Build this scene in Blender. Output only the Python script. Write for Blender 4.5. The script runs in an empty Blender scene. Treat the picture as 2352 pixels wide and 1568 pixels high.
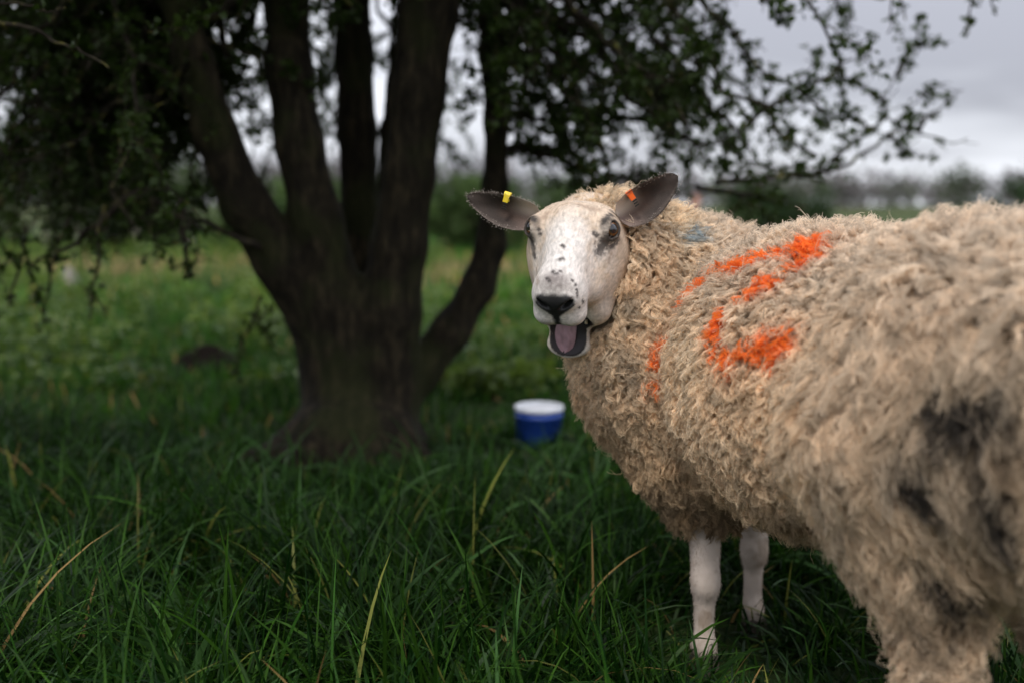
import bpy, math, os
import numpy as np
from mathutils import Vector
from mathutils.bvhtree import BVHTree

rng = np.random.default_rng(11)
scene = bpy.context.scene
COL = scene.collection

# ------------------------------------------------------------------ camera
CAM_Z = 0.80
PITCH = math.radians(7.82)
FPX, W0, H0 = 2286.7, 2352.0, 1568.0
cam_data = bpy.data.cameras.new("camera")
cam_data.lens = 35.0
cam_data.sensor_width = 36.0
cam_data.clip_start = 0.02
cam_data.clip_end = 3000.0
cam_data.dof.use_dof = True
cam_data.dof.focus_distance = 1.54
cam_data.dof.aperture_fstop = 1.7
cam = bpy.data.objects.new("camera", cam_data)
cam.location = (0, 0, CAM_Z)
cam.rotation_euler = (math.radians(90) - PITCH, 0, 0)
COL.objects.link(cam)
scene.camera = cam

# ------------------------------------------------------------------ sky, sun, exposure
SUN_EL, SUN_AZ = math.radians(54), math.radians(199)     # azimuth clockwise from +Y (the view direction)
world = bpy.data.worlds.new("World")
scene.world = world
world.use_nodes = True
nt = world.node_tree
nt.nodes.clear()
wn = nt.nodes.new
wout = wn("ShaderNodeOutputWorld")
bg = wn("ShaderNodeBackground"); bg.inputs[1].default_value = 0.10
sky = wn("ShaderNodeTexSky"); sky.sky_type = 'NISHITA'; sky.sun_disc = False
sky.sun_elevation = SUN_EL; sky.sun_rotation = SUN_AZ
tc = wn("ShaderNodeTexCoord")
sep = wn("ShaderNodeSeparateXYZ")
nt.links.new(tc.outputs["Generated"], sep.inputs[0])
def wmath(op, a, b=None, clamp=False):
    n = wn("ShaderNodeMath"); n.operation = op; n.use_clamp = clamp
    for i, v in enumerate((a, b)):
        if v is None: continue
        if isinstance(v, (int, float)): n.inputs[i].default_value = v
        else: nt.links.new(v, n.inputs[i])
    return n.outputs[0]
# a flat cloud layer seen in perspective: direction / (height + small)
den = wmath('ADD', wmath('MAXIMUM', sep.outputs[2], 0.0), 0.16)
comb = wn("ShaderNodeCombineXYZ")
nt.links.new(wmath('DIVIDE', sep.outputs[0], den), comb.inputs[0])
nt.links.new(wmath('DIVIDE', sep.outputs[1], den), comb.inputs[1])
cmap = wn("ShaderNodeMapping"); cmap.inputs["Location"].default_value = (9.1, 4.25, 0.0)
cmap.inputs["Scale"].default_value = (0.55, 0.8, 1.0)
nt.links.new(comb.outputs[0], cmap.inputs[0])
cn = wn("ShaderNodeTexNoise"); cn.inputs["Scale"].default_value = 0.55; cn.inputs["Detail"].default_value = 5
cn.inputs["Roughness"].default_value = 0.5
nt.links.new(cmap.outputs[0], cn.inputs[0])
cr = wn("ShaderNodeValToRGB")
cr.color_ramp.elements[0].position = 0.40; cr.color_ramp.elements[0].color = (0.33, 0.335, 0.38, 1)
cr.color_ramp.elements[1].position = 0.60; cr.color_ramp.elements[1].color = (0.84, 0.865, 0.93, 1)
nt.links.new(cn.outputs[0], cr.inputs[0])
# overcast: the cloud deck grows brighter towards the zenith
grad = wmath('MULTIPLY', wmath('ADD', wmath('MULTIPLY', wmath('MAXIMUM', sep.outputs[2], 0.0), 2.0), 1.0), 9.0)
cs = wn("ShaderNodeVectorMath"); cs.operation = 'SCALE'
nt.links.new(cr.outputs[0], cs.inputs[0]); nt.links.new(grad, cs.inputs["Scale"])
mix = wn("ShaderNodeMix"); mix.data_type = 'RGBA'; mix.inputs[0].default_value = 0.93
nt.links.new(sky.outputs[0], mix.inputs[6]); nt.links.new(cs.outputs[0], mix.inputs[7])
nt.links.new(mix.outputs[2], bg.inputs[0]); nt.links.new(bg.outputs[0], wout.inputs[0])

sun_data = bpy.data.lights.new("sun", 'SUN')
sun_data.energy = 1.5; sun_data.angle = math.radians(12); sun_data.color = (1.0, 0.96, 0.90)
sun = bpy.data.objects.new("sun", sun_data)
sdir = Vector((math.sin(SUN_AZ) * math.cos(SUN_EL), math.cos(SUN_AZ) * math.cos(SUN_EL), math.sin(SUN_EL)))
sun.rotation_euler = sdir.to_track_quat('Z', 'Y').to_euler()
sun.location = (0, -3, 8)
COL.objects.link(sun)
vs = scene.view_settings
vs.view_transform = 'Standard'; vs.look = 'None'; vs.exposure = 0.45; vs.gamma = 1.0
scene.cycles.max_bounces = 8; scene.cycles.diffuse_bounces = 4; scene.cycles.glossy_bounces = 2
scene.cycles.transmission_bounces = 3; scene.cycles.transparent_max_bounces = 8
scene.cycles.use_denoising = True
scene.cycles_curves.shape = 'RIBBONS'

# ------------------------------------------------------------------ helpers
CT, ST = math.cos(PITCH), math.sin(PITCH)
def pix(px, py, Y):
    """world point on the line of sight through (px, py) of the 2352 px wide picture at distance Y"""
    a = (px - W0 / 2) / FPX; b = (H0 / 2 - py) / FPX
    d = np.array([a, CT + b * ST, -ST + b * CT])
    return np.array([0, 0, CAM_Z]) + d * (Y / d[1])

def norm(v):
    v = np.asarray(v, float)
    return v / np.maximum(np.linalg.norm(v, axis=-1, keepdims=True), 1e-9)

def mesh_obj(name, verts, faces, mat=None, parent=None, cols=None, smooth=True):
    me = bpy.data.meshes.new(name)
    verts = np.asarray(verts, np.float32)
    if isinstance(faces, np.ndarray):
        k = faces.shape[1]
        me.vertices.add(len(verts)); me.vertices.foreach_set("co", verts.ravel())
        me.loops.add(faces.size); me.loops.foreach_set("vertex_index", faces.astype(np.int32).ravel())
        me.polygons.add(len(faces))
        me.polygons.foreach_set("loop_start", np.arange(0, faces.size, k, dtype=np.int32))
        me.update(calc_edges=True)
    else:
        me.from_pydata(verts.tolist(), [], faces)
    if smooth: me.polygons.foreach_set("use_smooth", np.ones(len(me.polygons), bool))
    if cols is not None:
        at = me.color_attributes.new("col", 'FLOAT_COLOR', 'POINT')
        c4 = np.ones((len(verts), 4), np.float32); c4[:, :3] = cols
        at.data.foreach_set("color", c4.ravel())
    if mat: me.materials.append(mat)
    ob = bpy.data.objects.new(name, me)
    COL.objects.link(ob)
    if parent is not None: ob.parent = parent
    return ob

def curves_obj(name, pts, radii, cols, mat, parent=None):
    """pts (N,K,3), radii (N,K), cols (N,3)"""
    N, K = pts.shape[:2]
    cu = bpy.data.hair_curves.new(name)
    cu.add_curves([K] * N)
    cu.attributes["position"].data.foreach_set("vector", pts.astype(np.float32).ravel())
    ra = cu.attributes.get("radius") or cu.attributes.new("radius", 'FLOAT', 'POINT')
    ra.data.foreach_set("value", radii.astype(np.float32).ravel())
    at = cu.attributes.new("col", 'FLOAT_COLOR', 'CURVE')
    c4 = np.ones((N, 4), np.float32); c4[:, :3] = cols
    at.data.foreach_set("color", c4.ravel())
    cu.materials.append(mat)
    ob = bpy.data.objects.new(name, cu)
    COL.objects.link(ob)
    if parent is not None: ob.parent = parent
    return ob

def tag(o, label=None, cat=None, group=None, kind=None):
    for k, v in (("label", label), ("category", cat), ("group", group), ("kind", kind)):
        if v: o[k] = v
    return o

def empty(name, loc):
    o = bpy.data.objects.new(name, None); o.location = loc
    o.empty_display_size = 0.1
    COL.objects.link(o)
    return o

def keep_world(o, parent):
    """parent o (built in world coordinates) under an Empty standing at parent.location"""
    o.parent = parent
    o.location = [-c for c in parent.location] if parent.type == 'EMPTY' else (0, 0, 0)
    return o

# ---- materials
class NB:
    def __init__(s, name):
        s.m = bpy.data.materials.new(name); s.m.use_nodes = True
        s.t = s.m.node_tree; s.t.nodes.clear()
        s.out = s.n("ShaderNodeOutputMaterial")
    def n(s, typ, **kw):
        x = s.t.nodes.new(typ)
        for k, v in kw.items(): setattr(x, k, v)
        return x
    def l(s, a, b): s.t.links.new(a, b)
    def math(s, op, a, b=0.0, clamp=False):
        x = s.n("ShaderNodeMath", operation=op, use_clamp=clamp)
        for i, v in enumerate((a, b)):
            if isinstance(v, (int, float)): x.inputs[i].default_value = v
            else: s.l(v, x.inputs[i])
        return x.outputs[0]
    def mix(s, f, a, b, blend='MIX'):
        x = s.n("ShaderNodeMix", data_type='RGBA', blend_type=blend)
        for i, v in ((0, f), (6, a), (7, b)):
            if isinstance(v, (int, float)): x.inputs[i].default_value = v
            elif isinstance(v, tuple): x.inputs[i].default_value = (*v, 1) if len(v) == 3 else v
            else: s.l(v, x.inputs[i])
        return x.outputs[2]
    def noise(s, scale, detail=3, rough=0.5, vec=None):
        x = s.n("ShaderNodeTexNoise")
        x.inputs["Scale"].default_value = scale; x.inputs["Detail"].default_value = detail
        x.inputs["Roughness"].default_value = rough
        if vec is None: vec = s.n("ShaderNodeTexCoord").outputs["Object"]
        s.l(vec, x.inputs["Vector"])
        return x.outputs["Fac"]
    def ramp(s, f, stops):
        x = s.n("ShaderNodeValToRGB"); e = x.color_ramp.elements
        while len(e) < len(stops): e.new(0.5)
        for i, (p, c) in enumerate(stops):
            e[i].position = p; e[i].color = (*c, 1) if len(c) == 3 else c
        s.l(f, x.inputs[0])
        return x.outputs[0]
    def attr(s, name="col"):
        return s.n("ShaderNodeAttribute", attribute_name=name).outputs["Color"]
    def principled(s, color, rough=0.6, spec=0.3, **kw):
        p = s.n("ShaderNodeBsdfPrincipled")
        if isinstance(color, tuple): p.inputs["Base Color"].default_value = (*color, 1)
        else: s.l(color, p.inputs["Base Color"])
        if isinstance(rough, (int, float)): p.inputs["Roughness"].default_value = rough
        else: s.l(rough, p.inputs["Roughness"])
        p.inputs["Specular IOR Level"].default_value = spec
        for k, v in kw.items(): p.inputs[k].default_value = v
        return p
    def bump(s, h, strength, dist, p):
        b = s.n("ShaderNodeBump"); b.inputs["Strength"].default_value = strength; b.inputs["Distance"].default_value = dist
        s.l(h, b.inputs["Height"]); s.l(b.outputs[0], p.inputs["Normal"])
    def done(s, shader):
        s.l(shader if not hasattr(shader, "outputs") else shader.outputs[0], s.out.inputs[0]); return s.m

def plain(name, color, rough=0.6, spec=0.3):
    b = NB(name)
    c = b.mix(b.noise(14, 4), tuple(x * 0.8 for x in color), tuple(min(1, x * 1.15) for x in color))
    return b.done(b.principled(c, rough, spec))

def hair_mat(name, translucent=0.3, gain=1.0):
    b = NB(name)
    c = b.attr()
    d = b.n("ShaderNodeBsdfDiffuse"); b.l(c, d.inputs[0])
    t = b.n("ShaderNodeBsdfTranslucent"); b.l(c, t.inputs[0])
    m = b.n("ShaderNodeMixShader"); m.inputs[0].default_value = translucent
    b.l(d.outputs[0], m.inputs[1]); b.l(t.outputs[0], m.inputs[2])
    return b.done(m)

def leaf_mat(name, spec=0.3, rough=0.5, translucent=0.3):
    b = NB(name)
    c = b.attr()
    p = b.principled(c, rough, spec)
    t = b.n("ShaderNodeBsdfTranslucent"); b.l(c, t.inputs[0])
    m = b.n("ShaderNodeMixShader"); m.inputs[0].default_value = translucent
    b.l(p.outputs[0], m.inputs[1]); b.l(t.outputs[0], m.inputs[2])
    return b.done(m)

# ---- signed distance volumes and a surface-nets mesher
class Vol:
    def __init__(s, lo, hi, h):
        s.o = np.array(lo, float); s.h = h
        s.n = np.ceil((np.array(hi, float) - s.o) / h).astype(int) + 1
        s.F = np.full(tuple(s.n), 0.5, np.float32)
    def _region(s, lo, hi):
        a = np.maximum(np.floor((np.asarray(lo) - s.o) / s.h).astype(int), 0)
        b = np.minimum(np.ceil((np.asarray(hi) - s.o) / s.h).astype(int) + 1, s.n)
        if np.any(b <= a): return None, None
        sl = tuple(slice(i, j) for i, j in zip(a, b))
        ax = [s.o[i] + np.arange(a[i], b[i]) * s.h for i in range(3)]
        X = np.stack(np.meshgrid(*ax, indexing='ij'), -1)
        return sl, X
    def _apply(s, lo, hi, fn, k, sub):
        m = k + 2.5 * s.h
        sl, X = s._region(np.asarray(lo) - m, np.asarray(hi) + m)
        if sl is None: return
        d = fn(X); A = s.F[sl]
        if sub:
            d = -d; h = np.maximum(k - np.abs(A - d), 0) / max(k, 1e-6)
            s.F[sl] = np.maximum(A, d) + h * h * k / 4
        else:
            h = np.maximum(k - np.abs(A - d), 0) / max(k, 1e-6)
            s.F[sl] = np.minimum(A, d) - h * h * k / 4
    def cone(s, a, ra, b, rb, k=0.02, sub=False):
        a = np.asarray(a, float); b = np.asarray(b, float); ab = b - a; L2 = max(ab @ ab, 1e-12); r = max(ra, rb)
        def fn(X):
            t = np.clip(((X - a) @ ab) / L2, 0, 1)
            return np.linalg.norm(X - a - t[..., None] * ab, axis=-1) - (ra + (rb - ra) * t)
        s._apply(np.minimum(a, b) - r, np.maximum(a, b) + r, fn, k, sub)
    def ell(s, c, r, k=0.02, R=None, sub=False):
        c = np.asarray(c, float); r = np.asarray(r, float); R = np.eye(3) if R is None else np.asarray(R)  # rows of R: local axes
        def fn(X):
            q = (X - c) @ R.T
            k0 = np.linalg.norm(q / r, axis=-1); k1 = np.linalg.norm(q / (r * r), axis=-1)
            return k0 * (k0 - 1) / np.maximum(k1, 1e-6)
        e = np.abs(R.T) @ r
        s._apply(c - e, c + e, fn, k, sub)
    def mesh(s):
        F = s.F; I = F < 0
        c = np.zeros(tuple(s.n - 1), np.int8)
        for dx in (0, 1):
            for dy in (0, 1):
                for dz in (0, 1):
                    c += I[dx:dx + s.n[0] - 1, dy:dy + s.n[1] - 1, dz:dz + s.n[2] - 1]
        act = (c > 0) & (c < 8)
        idx = np.full(c.shape, -1, np.int32); ci = np.argwhere(act); idx[act] = np.arange(len(ci))
        acc = np.zeros((len(ci), 3)); cnt = np.zeros(len(ci))
        for ax in range(3):
            for u in (0, 1):
                for v in (0, 1):
                    a = np.zeros(3, int); a[(ax + 1) % 3] = u; a[(ax + 2) % 3] = v
                    b = a.copy(); b[ax] = 1
                    fa = F[tuple((ci + a).T)]; fb = F[tuple((ci + b).T)]
                    x = (fa < 0) != (fb < 0)
                    t = np.where(x, fa / np.where(x, fa - fb, 1), 0)
                    p = a + t[:, None] * (b - a)
                    acc += np.where(x[:, None], p, 0); cnt += x
        V = (ci + acc / cnt[:, None]) * s.h + s.o
        Q = []
        for ax in range(3):
            sa = [slice(None)] * 3; sb = [slice(None)] * 3; sa[ax] = slice(0, -1); sb[ax] = slice(1, None)
            A = I[tuple(sa)]; B = I[tuple(sb)]
            e = np.argwhere(A != B)
            u, v = (ax + 1) % 3, (ax + 2) % 3
            ok = (e[:, u] >= 1) & (e[:, v] >= 1) & (e[:, u] < s.n[u] - 1) & (e[:, v] < s.n[v] - 1)
            e = e[ok]; fl = A[tuple(e.T)]
            def at(du, dv):
                q = e.copy(); q[:, u] += du; q[:, v] += dv; return idx[tuple(q.T)]
            q = np.stack([at(-1, -1), at(0, -1), at(0, 0), at(-1, 0)], 1)
            q[~fl] = q[~fl][:, ::-1]
            Q.append(q)
        return V, np.concatenate(Q)

def vnormals(V, Q):
    n = np.cross(V[Q[:, 2]] - V[Q[:, 0]], V[Q[:, 3]] - V[Q[:, 1]])
    N = np.zeros_like(V)
    for i in range(4): np.add.at(N, Q[:, i], n)
    return norm(N)

def smooth_mesh(V, Q, it=2, lam=0.5):
    for _ in range(it):
        S = np.zeros_like(V); C = np.zeros(len(V))
        for i in range(4):
            for j in ((i + 1) % 4, (i + 3) % 4):
                np.add.at(S, Q[:, i], V[Q[:, j]]); np.add.at(C, Q[:, i], 1)
        V = V + lam * (S / C[:, None] - V)
    return V

def sample(V, Q, N, count, weight=None):
    T = np.concatenate([Q[:, [0, 1, 2]], Q[:, [0, 2, 3]]])
    a, b, c = V[T[:, 0]], V[T[:, 1]], V[T[:, 2]]
    A = np.linalg.norm(np.cross(b - a, c - a), axis=1)
    if weight is not None: A = A * weight[T].mean(1)
    i = rng.choice(len(T), count, p=A / A.sum())
    r1 = np.sqrt(rng.random(count)); r2 = rng.random(count)
    w = np.stack([1 - r1, r1 * (1 - r2), r1 * r2], 1)
    p = (V[T[i]] * w[:, :, None]).sum(1); n = norm((N[T[i]] * w[:, :, None]).sum(1))
    return p, n

class Noise3:
    """smooth value noise for colouring and shaping"""
    def __init__(s, seed): s.g = np.random.default_rng(seed).random((32, 32, 32))
    def __call__(s, X, scale):
        x = np.asarray(X) * scale; i = np.floor(x).astype(int); f = x - i; f = f * f * (3 - 2 * f)
        r = 0
        for dx in (0, 1):
            for dy in (0, 1):
                for dz in (0, 1):
                    w = (f[..., 0] if dx else 1 - f[..., 0]) * (f[..., 1] if dy else 1 - f[..., 1]) * (f[..., 2] if dz else 1 - f[..., 2])
                    r = r + w * s.g[(i[..., 0] + dx) % 32, (i[..., 1] + dy) % 32, (i[..., 2] + dz) % 32]
        return r
    def fbm(s, X, scale): return 0.55 * s(X, scale) + 0.3 * s(X, scale * 2.1) + 0.15 * s(X, scale * 4.3)
noise = Noise3(3); noise_b = Noise3(5)
def sstep(a, b, x):
    t = np.clip((x - a) / (b - a), 0, 1); return t * t * (3 - 2 * t)
def lerp(a, b, t): return a + (np.asarray(b) - a) * np.asarray(t)[..., None]
# ------------------------------------------------------------------ the sheep
HIP = np.array([0.585, 1.23]); AX = np.array([-0.376, 0.927]); LT = np.array([-0.927, -0.376])
def SL(s, t, z):
    """sheep frame: s forward from the hips, t to its left, z up"""
    xy = HIP + s * AX + t * LT
    return np.array([xy[0], xy[1], z])
RB = np.array([[AX[0], AX[1], 0], [LT[0], LT[1], 0], [0, 0, 1.0]])

vb = Vol((-0.02, 0.78, -0.02), (1.02, 2.12, 0.86), 0.0075)
vb.ell(SL(0.0, 0, 0.565), (0.215, 0.180, 0.188), 0.05, RB)
vb.ell(SL(0.27, 0.0, 0.530), (0.29, 0.195, 0.208), 0.06, RB)
vb.ell((0.355, 1.80, 0.545), (0.185, 0.185, 0.180), 0.06)
vb.cone((0.285, 1.76, 0.47), 0.125, (0.325, 1.72, 0.385), 0.095, 0.05)
vb.cone((0.30, 1.80, 0.61), 0.140, (0.185, 1.725, 0.705), 0.088, 0.05)
vb.ell((0.245, 1.735, 0.56), (0.115, 0.105, 0.14), 0.05)
vb.ell(SL(-0.14, 0, 0.555), (0.15, 0.150, 0.175), 0.05, RB)
vb.cone(SL(-0.24, 0, 0.64), 0.045, SL(-0.29, 0, 0.50), 0.034, 0.04)
for sg in (1, -1):
    vb.cone(SL(0.0, 0.085 * sg, 0.50), 0.135, SL(-0.045, 0.095 * sg, 0.310), 0.038, 0.05)
    vb.cone(SL(-0.045, 0.095 * sg, 0.31), 0.036, SL(-0.075, 0.118 * sg, 0.20), 0.028, 0.02)
    vb.cone(SL(-0.075, 0.118 * sg, 0.20), 0.028, SL(-0.045, 0.125 * sg, 0.03), 0.023, 0.01)
FORE = [((0.338, 1.69), (0.331, 1.635)), ((0.462, 1.82), (0.452, 1.790))]
for (tx, ty), (fx, fy) in FORE:
    vb.cone((tx, ty, 0.42), 0.070, (tx, ty, 0.29), 0.040, 0.04)
    vb.cone((tx, ty, 0.30), 0.033, (fx, fy, 0.165), 0.0225, 0.02)
    vb.ell((fx, fy - 0.004, 0.160), (0.0250, 0.0285, 0.032), 0.010)
    vb.cone((fx, fy, 0.155), 0.0185, (fx, fy, 0.05), 0.0165, 0.01)
    vb.ell((fx, fy - 0.006, 0.045), (0.022, 0.027, 0.026), 0.012)
Vb, Qb = vb.mesh(); Vb = smooth_mesh(Vb, Qb, 2); Nb = vnormals(Vb, Qb)

# ---- head, built in its own frame: x across (viewer's right), y towards the nose, z up off the forehead
YAW, HP, ROLL = math.radians(17), math.radians(38), math.radians(-2)
hf = np.array([-math.sin(YAW) * math.cos(HP), -math.cos(YAW) * math.cos(HP), -math.sin(HP)])
hr = np.array([math.cos(YAW), -math.sin(YAW), 0.0]); hz = -np.cross(hr, hf)
hr, hz = hr * math.cos(ROLL) + hz * math.sin(ROLL), hz * math.cos(ROLL) - hr * math.sin(ROLL)
RH = np.stack([hr, hf, hz])                       # rows: head axes in the world
EYE_L = np.array([0.0, 0.058, -0.020])
HS = 0.97                                         # head scale
HO = pix(1313, 527, 1.60) - (EYE_L * HS) @ RH
def h2w(p): return HO + (np.asarray(p) * HS) @ RH
def w2h(p): return ((np.asarray(p) - HO) @ RH.T) / HS
vh = Vol((-0.115, -0.09, -0.235), (0.115, 0.26, 0.05), 0.0025)
def both(fn):
    for sg in (1, -1): fn(sg)
vh.ell((0, 0.028, -0.052), (0.066, 0.058, 0.041), 0.02)
both(lambda s: vh.ell((0.030 * s, 0.024, -0.048), (0.042, 0.050, 0.036), 0.02))
vh.cone((0, -0.02, -0.09), 0.046, (0, -0.075, -0.12), 0.07, 0.02)
vh.cone((0, 0.045, -0.052), 0.054, (0, 0.155, -0.058), 0.038, 0.03)
vh.cone((0, 0.055, -0.020), 0.029, (0, 0.180, -0.032), 0.0235, 0.03)
both(lambda s: vh.ell((0.055 * s, 0.050, -0.022), (0.019, 0.024, 0.017), 0.018))
both(lambda s: vh.cone((0.046 * s, 0.030, -0.085), 0.034, (0.030 * s, 0.120, -0.092), 0.027, 0.035))
both(lambda s: vh.ell((0.0475 * s, 0.040, -0.085), (0.025, 0.050, 0.056), 0.03))
both(lambda s: vh.cone((0.0445 * s, 0.040, -0.105), 0.037, (0.034 * s, 0.104, -0.150), 0.032, 0.03))
vh.ell((0, 0.182, -0.056), (0.042, 0.032, 0.038), 0.025)
both(lambda s: vh.ell((0.018 * s, 0.189, -0.083), (0.0255, 0.024, 0.020), 0.012))
both(lambda s: vh.ell((0.017 * s, 0.205, -0.042), (0.0135, 0.010, 0.013), 0.012))
HJ = np.array([-0.010, 0.02, -0.078]); JA = math.radians(47)
jy = np.array([0, math.cos(JA), -math.sin(JA)]); jz = np.array([0, math.sin(JA), math.cos(JA)])
RJ = np.stack([[1, 0, 0], jy, jz])
vh.cone(HJ + 0.045 * jy - 0.012 * jz, 0.050, HJ + 0.156 * jy - 0.008 * jz, 0.0335, 0.025)
vh.ell(HJ + 0.178 * jy - 0.006 * jz, (0.0385, 0.022, 0.0145), 0.015, RJ)
# mouth
MC = HJ + 0.140 * jy + 0.024 * jz
MR = np.array([0.0430, 0.072, 0.0210]); MC2 = HJ + 0.166 * jy + 0.012 * jz; MR2 = np.array([0.0335, 0.040, 0.0165])
vh.ell(MC, MR, 0.006, RJ, sub=True)
vh.ell(MC2, MR2, 0.006, RJ, sub=True)
# nostrils, philtrum
def nostril(s):
    a = math.radians(35) * s
    R = np.array([[math.cos(a), 0, math.sin(a)], [0, 1, 0], [-math.sin(a), 0, math.cos(a)]])
    vh.ell((0.0195 * s, 0.217, -0.044), (0.0140, 0.016, 0.0050), 0.004, R, sub=True)
both(nostril)
vh.cone((0, 0.217, -0.058), 0.0028, (0, 0.214, -0.102), 0.0024, 0.004, sub=True)
# eyes
EYES = [np.array([0.0615 * s, 0.058, -0.0185]) for s in (-1, 1)]
EDIR = [norm(np.array([0.78 * s, 0.42, 0.46])) for s in (-1, 1)]
for e, d in zip(EYES, EDIR):
    vh.ell(e + d * 0.002, (0.0185, 0.0200, 0.0180), 0.008)
    ev = norm(np.cross(d, np.array([0, 1.0, -0.25]))); eh = np.cross(ev, d)
    vh.ell(e + d * 0.012, (0.0110, 0.0155, 0.0098), 0.003, np.stack([d, eh, ev]), sub=True)
Vh, Qh = vh.mesh(); Vh = smooth_mesh(Vh, Qh, 1)
Vhw = h2w(Vh); Nh = vnormals(Vhw, Qh)
bvh_h = BVHTree.FromPolygons(Vhw.tolist(), Qh.tolist())
bvh_b = BVHTree.FromPolygons((Vb + Nb * 0.042).tolist(), Qb.tolist())
CAMP = Vector((0, 0, CAM_Z))
def hit(px, py, tree):
    d = Vector(pix(px, py, 1.0)) - CAMP
    r = tree.ray_cast(CAMP, d.normalized())
    return np.array(r[0]) if r[0] is not None else None

# ---- face markings, laid on the head where the coat is dark
def dist_to(p, pts):
    return np.min(np.linalg.norm(p[:, None, :] - np.asarray(pts)[None], axis=-1), axis=1)
def strokes(lst, tree, step=7):
    out = []
    for line in lst:
        for (x0, y0, r0), (x1, y1, r1) in zip(line[:-1], line[1:]):
            n = max(2, int(math.hypot(x1 - x0, y1 - y0) / step))
            for t in np.linspace(0, 1, n):
                q = hit(x0 + (x1 - x0) * t, y0 + (y1 - y0) * t, tree)
                if q is not None: out.append((*q, r0 + (r1 - r0) * t))
    return np.array(out)
MK = [0.0007]
def mark(p, st, soft=0.35, nz=0.5, nscale=400):
    """0..1: how far a point lies inside the strokes; st rows x y z radius_in_px_of_the_picture_at_1.6m"""
    v = np.zeros(len(p)); jit = 1 + nz * (noise.fbm(p, nscale) - 0.5) * 2
    for q in st:
        r = q[3] * MK[0]
        near = np.abs(p - q[:3]).max(1) < r * 2.2
        if not near.any(): continue
        d = np.linalg.norm(p[near] - q[:3], axis=1) / (r * jit[near])
        v[near] = np.maximum(v[near], 1 - sstep(1 - soft, 1 + soft, d))
    return v
DARK = strokes([[(1412, 536, 11), (1398, 548, 15), (1384, 566, 16), (1374, 580, 9)],
                [(1420, 552, 8), (1404, 566, 7)],
                [(1402, 492, 9), (1388, 508, 9)], [(1412, 482, 7), (1404, 494, 9)],
                [(1364, 536, 6), (1370, 541, 6)],
                [(1216, 540, 9), (1222, 556, 10), (1226, 574, 9), (1228, 592, 6)],
                [(1218, 490, 7), (1224, 505, 7)], [(1238, 528, 6), (1241, 538, 5)],
                [(1292, 564, 5), (1296, 567, 5)], [(1286, 596, 5), (1291, 594, 5)],
                [(1270, 624, 5), (1278, 629, 5)], [(1287, 623, 3), (1290, 624, 3)],
                [(1313, 643, 3.5), (1315, 645, 3.5)], [(1322, 655, 3.5), (1324, 666, 4), (1326, 680, 4)],
                [(1338, 690, 3.5), (1340, 694, 3.5)], [(1330, 706, 3), (1331, 707, 3)],
                [(1256, 640, 4), (1262, 646, 4)]], bvh_h, 4)
BROWN = strokes([[(1248, 500, 9), (1256, 490, 9)], [(1330, 470, 8), (1350, 478, 10), (1372, 482, 9)],
                 [(1236, 470, 8), (1246, 462, 7)], [(1300, 468, 9), (1290, 460, 9)],
                 [(1398, 600, 9), (1404, 585, 8)], [(1232, 620, 6), (1234, 650, 7)]], bvh_h, 5)
def face_colour(pw):
    q = w2h(pw); x, y, z = q[:, 0], q[:, 1], q[:, 2]
    n1 = noise.fbm(q, 55); n2 = noise_b.fbm(q, 260)
    c = np.tile(np.array([0.62, 0.572, 0.53]), (len(q), 1))
    cream = np.clip(sstep(0.018, 0.048, np.abs(x)) * sstep(0.185, 0.13, y) * (0.10 + 0.55 * n1) + sstep(0.105, 0.03, y) * (0.55 + 0.6 * n1) + sstep(0.5, 0.75, n1) * 0.30 * sstep(0.2, 0.1, y)
                    + sstep(-0.045, -0.09, z) * sstep(0.16, 0.06, y) * 0.45, 0, 1)
    c = lerp(c, np.array([0.50, 0.375, 0.265]), cream * 0.85)
    c = lerp(c, np.array([0.26, 0.18, 0.125]), mark(pw, BROWN, 0.9) * 0.6)
    c *= (0.52 + 0.96 * noise_b.fbm(q * np.array([1, 0.40, 1]), 340))[:, None]
    # grey shading of the hair above the nose, black wet nose, grey lips
    grey = np.exp(-((x / 0.027) ** 2 + ((y - 0.194) / 0.016) ** 2)) * sstep(-0.052, -0.028, z)
    lip = np.exp(-(((np.abs(x) - 0.012) / 0.022) ** 2 + ((z + 0.099) / 0.009) ** 2)) * sstep(0.168, 0.19, y)
    c = lerp(c, np.array([0.17, 0.14, 0.13]), np.clip(0.9 * grey * (0.4 + 1.2 * n2), 0, 0.85))
    c = lerp(c, np.array([0.28, 0.25, 0.24]), np.clip(lip * (0.3 + n2) * 0.9, 0, 0.7))
    c = lerp(c, np.array([0.045, 0.038, 0.036]), np.clip(mark(pw, DARK, 0.7, 0.9, 300) * (0.55 + 0.8 * n2), 0, 0.9))
    nose = nose_mask(q)
    c = lerp(c, np.array([0.022, 0.021, 0.022]), nose)
    return c
def nose_mask(q):
    x, y, z = q[:, 0], q[:, 1], q[:, 2]
    jit = 0.0035 * (noise.fbm(q, 300) - 0.5)
    half = np.interp(-z, [0.022, 0.032, 0.046, 0.058, 0.068, 0.084, 0.104], [0.016, 0.029, 0.033, 0.017, 0.007, 0.005, 0.004])
    return sstep(0.003, -0.003, np.abs(x) - half + jit) * sstep(0.188, 0.197, y + jit) * sstep(-0.021, -0.030, z + jit) * sstep(-0.106, -0.10, z)
def mouth_mask(q):
    v = (q - MC) @ RJ.T / (MR * 1.07); v2 = (q - MC2) @ RJ.T / (MR2 * 1.10)
    return np.clip(np.maximum(sstep(1.05, 0.98, np.linalg.norm(v, axis=1)), sstep(1.06, 0.98, np.linalg.norm(v2, axis=1))), 0, 1)
qh = Vh
ch = face_colour(Vhw)
mm = mouth_mask(qh)
ch = lerp(ch, np.array([0.022, 0.017, 0.019]), mm)
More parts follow.
